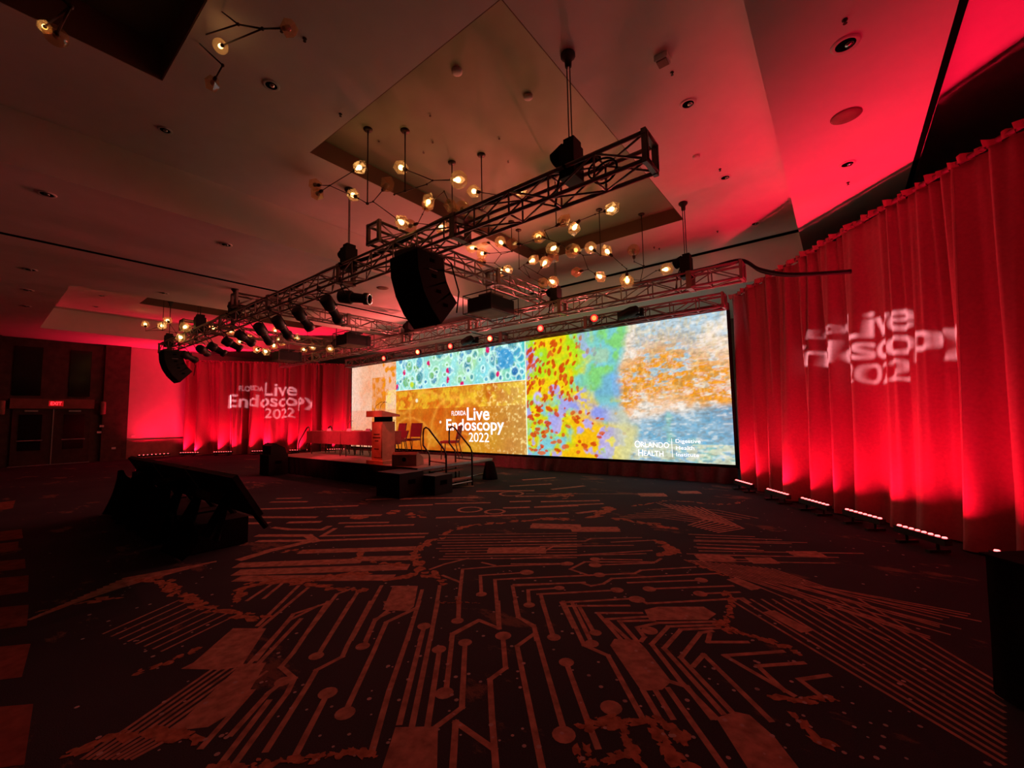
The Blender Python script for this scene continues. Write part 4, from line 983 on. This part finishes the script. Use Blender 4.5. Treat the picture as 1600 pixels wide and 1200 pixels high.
# lectern
def lectern():
    th = thing('lectern', 'wooden lectern with angled top and microphones at the stage front', 'lectern', (-9.12, 6.42, ZST), math.radians(2))
    MB().box((0, 0, .04), (.66, .52, .08)).build('plinth', 'lectern_wood', th)
    MB().box((0, 0, .55), (.42, .38, .96)).build('column', 'lectern_wood', th)
    MB().box((0, 0, 1.09), (.34, .30, .13)).build('neck', 'dark_hole', th)
    MB().extrude([(-.32, -.28, 1.15), (-.32, .26, 1.15), (-.32, .26, 1.20), (-.32, -.28, 1.30)], (.64, 0, 0)).build('reading_top', 'lectern_wood', th)
    fp_ = MB().box((0, -.196, .56), (.36, .012, .80)).build('front_panel', 'lectern_wood', th)
    for k, (w_, z_) in enumerate(((.24, .72), (.30, .64), (.14, .56), (.18, .36))): MB().box((0, -.204, z_), (w_, .004, .03)).build('logo_line', 'dark_wood', fp_)
    for s in (-1, 1):
        MB().tube([(s * .10, -.2, 1.27), (s * .10, -.16, 1.42), (s * .06, -.02, 1.53), (s * .04, .08, 1.51)], .006, 6).build('gooseneck_microphone', 'black_metal', th)
lectern()

# panel table with cloth, chairs, laptop, microphones
TX0, TX1, TY = -14.05, -9.9, 7.25
for i in range(2):
    x0 = TX0 + (TX1 - TX0) * i / 2; x1 = TX0 + (TX1 - TX0) * (i + 1) / 2 - .02; cx = (x0 + x1) / 2
    th = thing('panel_table', ['left half of the long panel table on the stage', 'right half of the long panel table beside the lectern'][i], 'table', (cx, TY, ZST))
    MB().box((0, 0, .72), (x1 - x0, .60, .03)).build('table_top', 'dark_wood', th)
    for sx in (-1, 1):
        for sy in (-1, 1): MB().tube([(sx * (x1 - x0 - .3) / 2, sy * .24, 0), (sx * (x1 - x0 - .3) / 2, sy * .24, .70)], .016).build('leg', 'black_metal', th)
    cl = thing('table_cloth', ['red cloth on the left half of the panel table', 'red cloth on the right half of the panel table'][i], 'tablecloth', (cx, TY, ZST))
    MB().box((0, 0, .745), (x1 - x0 + .02, .64, .014)).build('cloth_top', 'red_cloth', cl)
    def Pc(s, t, x0=x0, cx=cx): return Vector((x0 - cx + s, -.33)), (0, -1)
    link('front_drop', drape_mesh('front_drop', 0, x1 - x0, Pc, lambda s: .36, lambda s: .75, 2.0, .012, 'red_cloth', 26, 5, 70 + i), cl)
    for s in (-1, 1): MB().box((s * (x1 - x0 + .02) / 2, 0, .56), (.012, .62, .36)).build('side_drop', 'red_cloth', cl)
def chair(label, x, y, z, rz, m='red_cloth', group=None, bt=.95):
    th = thing('banquet_chair', label, 'chair', (x, y, z), rz, group)
    MB().box((0, 0, .45), (.44, .44, .06)).build('seat', m, th)
    MB().extrude([(-.21, .20, .52), (-.21, .24, .52), (-.21, .32, bt), (-.21, .28, bt)], (.42, 0, 0)).build('backrest', m, th)
    for s in (-1, 1):
        MB().tube([(s * .20, -.19, 0), (s * .20, -.18, .43)], .013, 6).build('leg', 'black_metal', th)
        MB().tube([(s * .20, .30, 0), (s * .20, .20, .43), (s * .20, .25, .60)], .013, 6).build('leg', 'black_metal', th)
for k in range(5):
    chair(['leftmost red chair behind the panel table', 'second red chair from the left behind the panel table', 'middle red chair behind the panel table', 'fourth red chair from the left behind the panel table', 'red chair behind the panel table nearest the lectern'][k], TX0 + .45 + k * .8, TY + .50, ZST, 0.1 * (k % 2), group='chairs behind the panel table', bt=.74)
chair('red upholstered chair on the stage behind the right steps', -8.38, 8.0, ZST, -1.0, bt=.88)
chair('red chair on the stage just right of the lectern', -10.55, 8.42, ZST, 0.2)
chair('red chair on the stage just left of the lectern behind the table end', -11.35, 8.42, ZST, -0.1)
lp = thing('laptop', 'open black laptop with glowing lid mark on the panel table', 'laptop', (-10.35, TY + .02, ZST + .752))
MB().box((0, .05, .008), (.34, .24, .016)).build('keyboard_base', 'black_plastic', lp)
MB().extrude([(-.17, -.07, .016), (-.17, -.055, .016), (-.17, -.10, .25), (-.17, -.115, .25)], (.34, 0, 0)).build('lid', 'black_plastic', lp)
MB().lathe([(0, .014), (.003, .014)], (0, -.098, .135), (0, -1, 0), 10).build('lid_mark', 'apple_glow', lp)
for k, x in enumerate((-12.05, -10.75, -9.95)):
    th = thing('table_microphone', ['gooseneck microphone at the middle of the panel table', 'gooseneck microphone left of the laptop', 'gooseneck microphone at the lectern end of the panel table'][k], 'microphone', (x, TY - .05, ZST + .752))
    MB().lathe([(0, .06), (.03, .055), (.035, .02)], (0, 0, 0), (0, 0, 1), 12).build('base', 'black_plastic', th)
    MB().tube([(0, 0, .03), (-.02, .02, .22), (.06, .05, .32), (.16, .08, .30)], .008, 6).build('stem', 'black_metal', th)
for k, x in enumerate((-12.9, -11.75, -10.75, -10.15)):
    th = MB().extrude([(x - .11, TY - .22, ZST + .752), (x - .11, TY - .16, ZST + .752), (x - .11, TY - .19, ZST + .83)], (.22, 0, 0)).build('name_card', 'paper')
    tag(th, ['white folded name card at the left end of the panel table', 'white folded name card left of the table middle', 'white folded name card right of the table middle', 'white folded name card nearest the lectern'][k], 'name card')

# ================================================================== FLOOR MONITOR SCREENS SEEN FROM BEHIND
def monitor_rig(x, label, group):
    th = thing('confidence_monitor', label, 'monitor', (x, 2.05, 0), 0, group); wd = 1.66
    a, b_ = Vector((0, -.15, 1.01)), Vector((0, .14, .52)); dn = (b_ - a).normalized(); nr = Vector((0, dn.z, -dn.y)); nr = nr if nr.z < 0 else -nr
    MB().extrude([q + Vector((-wd / 2, 0, 0)) for q in (a, b_, b_ + nr * .06, a + nr * .06)], (wd, 0, 0)).build('panel', 'black_plastic', th)
    MB().extrude([q + Vector((-wd / 2 + .02, 0, 0)) for q in (a + dn * .02 - nr * .004, b_ - dn * .02 - nr * .004, b_ - dn * .02, a + dn * .02)], (wd - .04, 0, 0)).build('display', 'glass_dark', th)
    m_ = (a + b_) / 2 + nr * .09
    MB().box(m_, (.5, .30, .10)).build('mount', 'black_metal', th)
    for s in (-1, 1):
        f = MB()
        f.tube([(s * .46, -.30, .28), (s * .46, -.05, .80)], .035, 8).tube([(s * .46, .32, .28), (s * .46, .02, .72)], .035, 8).tube([(s * .46 - .22, -.28, .28), (s * .46, -.10, .78), (s * .46 + .22, -.28, .28)], .03, 8)
        f.build('a_frame', 'black_cloth', th)
    near = x > -7; sh = .42 if near else 0
    MB().box((-sh, 0, .18), (wd - .10 - 2 * sh, .62, .34)).build('case', 'black_cloth', th)
    def Pm(s, t): return Vector((-wd / 2 - .0 + s, -.33 - .16 * (1 - t) ** 2)), (0, -1)
    link('cloth', drape_mesh('cloth', 0, wd - 1.6 * sh, Pm, lambda s: .01, lambda s: (.40 + .16 * math.cos(s * 9)) if near else (.74 + .05 * math.sin(s * 5)), 1.4, .05, 'black_cloth', 22, 8, 77 + int(abs(x))), th)
for x, l in ((-6.28, 'tilted black monitor on low stand seen from behind, nearest of three'), (-8.0, 'tilted black monitor on low stand, middle of three'), (-9.72, 'tilted black monitor on low stand, farthest left of three')):
    monitor_rig(x, l, 'monitors facing the stage')

# ================================================================== BLACK CLOTHED TABLE AT THE RIGHT EDGE
def clothed_table():
    th = thing('clothed_table', 'tall table under a floor-length black cloth at the right edge', 'table', (0.60, 3.62, 0), math.atan2(-.76, .65))
    MB().box((.92, .40, .37), (1.7, .66, .74)).build('table_body', 'black_cloth', th)
    def Pf(s, t): return Vector((s, 0.0 - .03 * (1 - t))), (0, -1)
    def Ps(s, t): return Vector((0.0 - .03 * (1 - t), s)), (-1, 0)
    link('front_drop', drape_mesh('front_drop', 0, 1.84, Pf, lambda s: .01, lambda s: .77, 1.6, .03, 'black_cloth', 30, 8, 15), th)
    link('side_drop', drape_mesh('side_drop', 0, .8, Ps, lambda s: .01, lambda s: .77, 1.6, .03, 'black_cloth', 30, 8, 16), th)
    MB().box((.92, .40, .765), (1.88, .84, .014)).build('cloth_top', 'black_cloth', th)
clothed_table()

# ================================================================== EXIT SIGN, WALL LAMPS, SOCKETS
ex = thing('exit_sign', 'red lit EXIT sign above the double doors', 'sign', (XL + .17, 2.20, 2.42))
MB().box((0, 0, .11), (.05, .42, .22)).build('sign_box', 'exit_box', ex)
me = fill_mesh('lettering', fit(text_splines('EXIT', .02), -.16, .05, .32, .13), 'exit_red', Matrix(((0, 0, 1, .028), (1, 0, 0, 0), (0, 1, 0, 0), (0, 0, 0, 1))))
link('lettering', me, ex)
for y, l in ((0.75, 'tall frosted wall lamp left of the doors'), (3.62, 'tall frosted wall lamp right of the doors')):
    th = thing('wall_lamp', l, 'lamp', (XL + .20, y, 2.05)); MB().box((.02, 0, .3), (.04, .16, .62)).build('back_plate', 'bronze', th)
    MB().lathe([(0, .06), (.02, .09), (.54, .09), (.56, .06)], (.08, 0, .02), (0, 0, 1), 12).build('shade', 'wainscot', th, True)
for y, z, l in ((3.62, 1.55, 'small pale wall plate beside the doors'), (3.55, 1.28, 'small pale switch beside the doors'), (4.05, .55, 'small pale wall socket on the dark pier'), (4.72, 1.05, 'small white switch on the bare red wall bay')):
    x = XL + (.19 if y < 4.5 else .07)
    th = thing('wall_plate', l, 'wall plate', (x, y, z)); MB().box((0, 0, 0), (.012, .14, .09)).build('plate', 'white_plastic', th); MB().box((.01, 0, 0), (.01, .03, .04)).build('toggle', 'white_plastic', th)

# ================================================================== CEILING FITTINGS
def downlight(label, u, v, z, r=.085):
    p = hit(u, v, 2, z); th = thing('downlight', label, 'downlight', (p.x, p.y, z), 0, 'recessed ceiling downlights')
    MB().lathe([(-.010, r * .70), (-.016, r * .95), (-.002, r * 1.04)], (0, 0, 0), (0, 0, 1), 20, False).build('trim_ring', 'white_plastic', th, True)
    MB().lathe([(-.006, r * .72), (-.005, .01)], (0, 0, 0), (0, 0, 1), 20).build('recess', 'dark_hole', th)
    MB().lathe([(-.03, r * .28), (-.008, r * .34)], (r * .25, 0, 0), (0, 0, 1), 12).build('lamp', 'chrome', th, True)
for l, u, v, z, r in [('large downlight at the top of the right soffit', 1321, 69, ZS, .12), ('downlight near the middle of the right soffit edge', 1324, 256, ZS, .10), ('white rimmed downlight over the near right ceiling', 1075, 162, ZM, .11), ('downlight above the end of the middle truss', 1133, 277, ZM, .10),
                      ('downlight in the brightest red patch of the main ceiling', 1180, 349, ZM, .10), ('downlight left of the near coffer', 424, 133, ZM, .10), ('downlight on the dark ceiling left of centre', 258, 203, ZM, .09), ('downlight on the far left dark soffit', 73, 303, ZS, .11), ('downlight on the soffit above the front truss', 353, 382, ZS, .11),
                      ('downlight on the soffit before the far left bay', 257, 458, ZS, .10), ('downlight on the left soffit near the picture edge', 47, 421, ZS, .12), ('second downlight down the left soffit edge', 43, 453, ZS, .12), ('third downlight down the left soffit edge', 40, 478, ZS, .12), ('right downlight in the far left bay', 159, 462, ZM, .10), ('left downlight in the far left bay', 150, 479, ZM, .10),
                      ('downlight behind the large hanging speaker', 636, 494, ZS, .10)]:
    downlight(l, u, v, z, r)
def disc_fit(name, label, cat, u, v, z, r, m, h=.02):
    p = hit(u, v, 2, z); th = thing(name, label, cat, (p.x, p.y, z))
    MB().lathe([(0, r), (-h, r * .96), (-h * 1.3, r * .5), (-h * 1.3, .004)], (0, 0, 0), (0, 0, 1), 22).build('cover', m, th, True)
    MB().lathe([(0, r * 1.06), (-h * .3, r * 1.06), (-h * .3, r)], (0, 0, 0), (0, 0, 1), 22, False).build('rim', m, th, True)
disc_fit('ceiling_speaker', 'flat round ceiling speaker in the right soffit', 'speaker', 1322, 181, ZS, .15, 'wainscot', .012)
disc_fit('ceiling_speaker', 'flat round ceiling speaker behind the front truss left of the large speaker', 'speaker', 598, 450, ZS, .15, 'wainscot', .012)
disc_fit('smoke_detector', 'pale round smoke detector in the near part of the coffer', 'detector', 714, 108, ZT, .075, 'white_plastic', .05)
disc_fit('smoke_detector', 'pale round smoke detector right of the coffer centre', 'detector', 825, 148, ZT, .07, 'white_plastic', .05)
disc_fit('smoke_detector', 'small round detector on the red ceiling right of the coffer', 'detector', 1088, 244, ZM, .06, 'ceiling_paint', .03)
p = hit(1035, 90, 2, ZM); th = thing('ceiling_box', 'small square box fitting on the red ceiling right of the front hoist', 'ceiling fitting', (p.x, p.y, ZM))
MB().box((0, 0, -.035), (.16, .16, .07)).build('housing', 'ceiling_paint', th); MB().box((0, 0, -.075), (.12, .12, .012)).build('cover', 'wainscot', th)
SPL = ['at the near left edge of the coffer', 'left of the first chandelier canopies', 'in the near middle of the coffer', 'beside the second canopy, lower', 'beside the second canopy, upper', 'right of the coffer centre', 'right of the fourth canopy', 'beside the square ceiling box', 'near the top edge left of the coffer', 'beside the branch of the top chandelier', 'above the large downlight on the right soffit', 'beside the downlight over the middle truss', 'in the brightest red ceiling patch', 'below the last downlight of the right soffit', 'right of the two behind the middle truss', 'left of the two behind the middle truss']
spr = [(532, 178), (592, 218), (672, 178), (662, 236), (676, 220), (780, 214), (794, 251), (1050, 113), (476, 60), (440, 45), (1320, 31), (1125, 264), (1121, 361), (1325, 285), (1030, 388), (1022, 386)]
for k, (u, v) in enumerate(spr):
    z = ZT if 480 < u < 860 and v > 150 and not (u < 540 and v < 200) else (ZS if u > 1240 else ZM)
    p = hit(u, v, 2, z); th = thing('sprinkler_head', 'tiny dark sprinkler head ' + SPL[k], 'sprinkler', (p.x, p.y, z), 0, 'ceiling sprinkler heads')
    MB().lathe([(0, .024), (-.006, .024), (-.01, .008), (-.035, .007)], (0, 0, 0), (0, 0, 1), 10).build('collar', 'bronze', th); MB().lathe([(-.035, .018), (-.038, .018)], (0, 0, 0), (0, 0, 1), 10).build('deflector', 'bronze', th)

# ================================================================== BRANCHING CHANDELIERS
def gem(lit, seed):
    """faceted hand-blown looking shade, long axis +X from its socket"""
    bm = bmesh.new(); bmesh.ops.create_icosphere(bm, subdivisions=1, radius=.092); r = random.Random(seed)
    for v in bm.verts:
        v.co *= r.uniform(.88, 1.10); v.co.x *= 1.15; v.co.x += .085
    me = bpy.data.meshes.new('globe'); bm.to_mesh(me); bm.free(); me.materials.append(MATS['amber_glass']); return me
def ball():
    bm = bmesh.new(); bmesh.ops.create_uvsphere(bm, u_segments=18, v_segments=12, radius=.095)
    for v in bm.verts: v.co.x += .085
    me = bpy.data.meshes.new('globe'); bm.to_mesh(me); bm.free()
    for p in me.polygons: p.use_smooth = True
    me.materials.append(MATS['amber_glass']); return me
GEMS = [gem(True, k) for k in range(4)] + [ball(), ball()]
def bulb_mesh(m):
    return MB().lathe([(.0, .012), (.03, .016), (.06, .030), (.085, .030), (.105, .014)], (0, 0, 0), (1, 0, 0), 10).mesh('bulb', m, True)
BULB, BULB_OFF = bulb_mesh('bulb'), bulb_mesh('lens_glass')
SOCK = MB().lathe([(-.05, .014), (-.03, .022), (.01, .024)], (0, 0, 0), (1, 0, 0), 10).mesh('socket', 'bronze', True)
def chandelier(label, canopy, ztop, rod_end, Y, nodes, edges, globes, gs=1.0, seed=1, group='branching glass chandeliers', rod=True, hz=None):
    """nodes / rod_end / globes are sight lines to points on the fixture whose depth is Y (+ offsets)"""
    c = canopy; th = thing('branch_chandelier', label, 'chandelier', (c[0], c[1], ztop), 0, group); O = Vector((c[0], c[1], ztop)); r = random.Random(seed)
    if rod:
        MB().lathe([(0, .075), (-.03, .075), (-.05, .06), (-.05, .01)], (0, 0, 0), (0, 0, 1), 16).build('canopy', 'bronze', th, True)
    H = hit(rod_end[0], rod_end[1], 1, Y)
    H = Vector((c[0], c[1], H.z if hz is None else hz))
    if rod: MB().tube([(0, 0, -.04), H - O], .010, 8).build('rod', 'bronze', th, True)
    P = {'h': H}
    for k, q in nodes.items(): P[k] = hit(q[0], q[1], 1, Y + (q[2] if len(q) > 2 else r.uniform(-.12, .12)))
    MB().lathe([(-.02, .012), (-.01, .026), (.012, .026), (.02, .012)], H - O, (0, 0, 1), 10).build('hub', 'bronze', th, True)
    for k, p in P.items():
        if k != 'h': MB().lathe([(-.016, .006), (-.008, .015), (.008, .015), (.016, .006)], p - O, (0, 0, 1), 8).build('joint', 'bronze', th, True)
    for a, b_ in edges: bar('arm', P[a] - O, P[b_] - O, .0075, 'bronze', th)
    for i, (frm, u, v, lit) in enumerate(globes):
        a = P[frm]; q = hit(u, v, 1, a.y + r.uniform(-.08, .08)); dv = q - a
        L = dv.length; dn = dv.normalized(); base = q - dn * .085 * gs
        if L > .12: bar('arm', a - O, base - dn * .03 - O, .0075, 'bronze', th)
        rot = dn.to_track_quat('X', 'Z')
        s_ = link('socket', SOCK, th, base - O, rot, (gs * 1.3,) * 3)
        g = link('globe', GEMS[r.randrange(6)], th, base - O, rot, (gs * 1.3,) * 3)
        link('bulb', BULB if lit else BULB_OFF, g)
    return th
def can(u, v, z=ZT): p = hit(u, v, 2, z); return (p.x, p.y)
c = can(575, 200); chandelier('branching chandelier hanging farthest left in the big coffer', c, ZT, (574, 318), c[1], {'a': (515, 290), 'b': (583, 315), 'd': (560, 310)}, [('a', 'd'), ('d', 'h'), ('h', 'b')],
    [('a', 493, 289, 0), ('a', 561, 262, 1), ('d', 552, 305, 1), ('b', 604, 290, 0), ('b', 627, 347, 1), ('a', 497, 302, 0)], 1.0, 1)
c = can(633, 202); chandelier('branching chandelier with two wide-set globes left of the coffer centre', c, ZT, (634, 298), c[1], {'a': (667, 288), 'b': (676, 282), 'd': (616, 304)}, [('h', 'a'), ('a', 'b'), ('h', 'd')],
    [('b', 627, 262, 1), ('b', 715, 281, 1)], 1.05, 2)
c = can(706, 252); chandelier('branching chandelier just above the front truss joint', c, ZT, (706, 345), c[1], {'a': (694, 299), 'b': (660, 335), 'd': (653, 349), 'e': (680, 352), 'f': (720, 336)}, [('d', 'b'), ('d', 'e'), ('e', 'h'), ('h', 'f')],
    [('b', 669, 316, 1), ('a', 669, 320, 0), ('a', 704, 321, 0), ('d', 642, 353, 0), ('e', 690, 355, 1), ('f', 722, 328, 0)], 1.1, 3)
c = can(752, 240); chandelier('branching chandelier hanging at the centre of the coffer behind the front truss', c, ZT, (752, 330), c[1], {'a': (785, 306), 'b': (770, 312)}, [('h', 'b'), ('b', 'a')],
    [('a', 741, 299, 1), ('a', 812, 298, 1)], 1.05, 4)
c = can(867, 272); chandelier('wide branching chandelier right of the coffer centre with a long right arm', c, ZT, (867, 354), c[1], {'a': (851, 360), 'b': (858, 374), 'd': (875, 381), 'e': (905, 345), 'f': (930, 335), 'g': (816, 382), 'i': (832, 393)}, [('h', 'a'), ('a', 'b'), ('b', 'd'), ('h', 'e'), ('e', 'f'), ('g', 'i')],
    [('b', 842, 370, 1), ('e', 898, 355, 1), ('f', 955, 327, 1), ('h', 880, 346, 0), ('d', 865, 388, 1), ('d', 893, 391, 0), ('i', 862, 400, 0), ('g', 842, 372, 0), ('g', 803, 381, 0)], 1.1, 5)
c = can(936, 326); chandelier('branching chandelier below the far edge of the coffer', c, ZT, (939, 399), c[1], {'a': (911, 399), 'b': (919, 421), 'd': (955, 399), 'e': (972, 414), 'f': (979, 420)}, [('h', 'a'), ('a', 'b'), ('h', 'd'), ('d', 'e'), ('e', 'f')],
    [('a', 900, 391, 1), ('h', 924, 388, 1), ('d', 949, 393, 1), ('b', 937, 432, 1), ('b', 902, 425, 0), ('f', 980, 438, 1)], 1.15, 6)
c = can(1002, 333); chandelier('branching chandelier nearest the right end of the middle truss', c, ZT, (1008, 415), c[1], {'a': (991, 409), 'b': (1001, 438), 'd': (1025, 423)}, [('h', 'a'), ('h', 'b'), ('b', 'd')],
    [('a', 990, 393, 0), ('d', 1040, 421, 1), ('b', 979, 437, 1)], 1.15, 7)
c = can(810, 358); chandelier('small branching chandelier left of the coffer corner', c, ZT, (811, 420), c[1], {'a': (818, 414), 'b': (840, 427), 'd': (828, 434)}, [('h', 'a'), ('a', 'b'), ('h', 'd'), ('a', 'd')],
    [('a', 832, 407, 1), ('b', 851, 411, 1), ('b', 863, 440, 1), ('d', 848, 442, 0)], 1.15, 8)
c = can(799, 345); chandelier('dense branching chandelier above the right projector', c, ZT, (799, 393), c[1], {'a': (765, 396), 'b': (783, 397), 'd': (773, 411), 'e': (785, 420)}, [('h', 'a'), ('h', 'b'), ('b', 'd'), ('d', 'e')],
    [('h', 783, 379, 1), ('b', 759, 375, 1), ('a', 738, 387, 1), ('a', 754, 396, 1), ('e', 793, 422, 1), ('e', 781, 425, 1), ('d', 752, 410, 0)], 1.15, 9)
# near coffer, upper left of the picture
q = hit(345, 72, 2, 5.55); c = (q.x + .35, q.y - .25); chandelier('branching chandelier cut by the top edge left of centre', c, ZT + .15, (330, -60), q.y, {'a': (303, 60), 'b': (372, 38), 'd': (410, 45), 'e': (348, 102), 'f': (318, -4)}, [('a', 'b'), ('b', 'd'), ('a', 'e'), ('b', 'f'), ('f', 'h')],
    [('d', 345, 72, 1), ('d', 450, 44, 0), ('e', 333, 129, 0), ('a', 262, 54, 0)], .62, 10, hz=5.75)
q = hit(70, 42, 2, 5.5); c = (q.x + .5, q.y - .35); chandelier('single visible lit globe of a chandelier at the top left corner', c, ZT + .15, (40, -60), q.y, {'a': (110, 10)}, [('a', 'h')], [('a', 70, 42, 1), ('a', 88, 55, 0)], .55, 11, hz=5.75)
# far left bay
for i, (cu, cv, hu, hv, nd, gl) in enumerate([(254, 478, 254, 516, {'a': (228, 517), 'b': (275, 520)}, [('a', 227, 507, 1), ('a', 253, 509, 1), ('b', 262, 501, 1), ('b', 289, 511, 1), ('b', 282, 527, 1)]),
        (307, 490, 308, 516, {'a': (322, 515), 'b': (340, 520)}, [('a', 322, 507, 1), ('a', 333, 512, 1), ('b', 360, 517, 1)]),
        (345, 497, 380, 536, {'a': (384, 538), 'b': (408, 543)}, [('a', 375, 534, 1), ('a', 389, 528, 1), ('b', 402, 546, 1), ('b', 415, 549, 1)]),
        (400, 505, 434, 535, {'a': (432, 528), 'b': (450, 536)}, [('a', 430, 517, 1), ('a', 436, 531, 1), ('a', 428, 540, 1), ('b', 441, 535, 1), ('b', 464, 527, 1)]),
        (430, 508, 480, 540, {'a': (485, 540), 'b': (500, 541)}, [('a', 475, 546, 1), ('a', 488, 542, 1), ('b', 515, 545, 1)])]):
    Y = hit(cu, cv, 2, 6.3).y * (.86, .86, .95, .95, .95)[i]
    H = hit(hu, hv, 1, Y); cx, cy = (H.x, Y)
    chandelier(['far chandelier at the left edge of the left bay', 'far chandelier behind the front truss end in the left bay', 'far chandelier seen above the left curtain by the spotlights', 'far chandelier above the left curtain title', 'far chandelier just left of the middle projector'][i],
        (cx, cy), ZM if cx < -20 else ZT, (hu, hv), Y, nd, [('h', 'a'), ('h', 'b')], gl, 1.25, 20 + i, 'chandeliers in the far left bay')
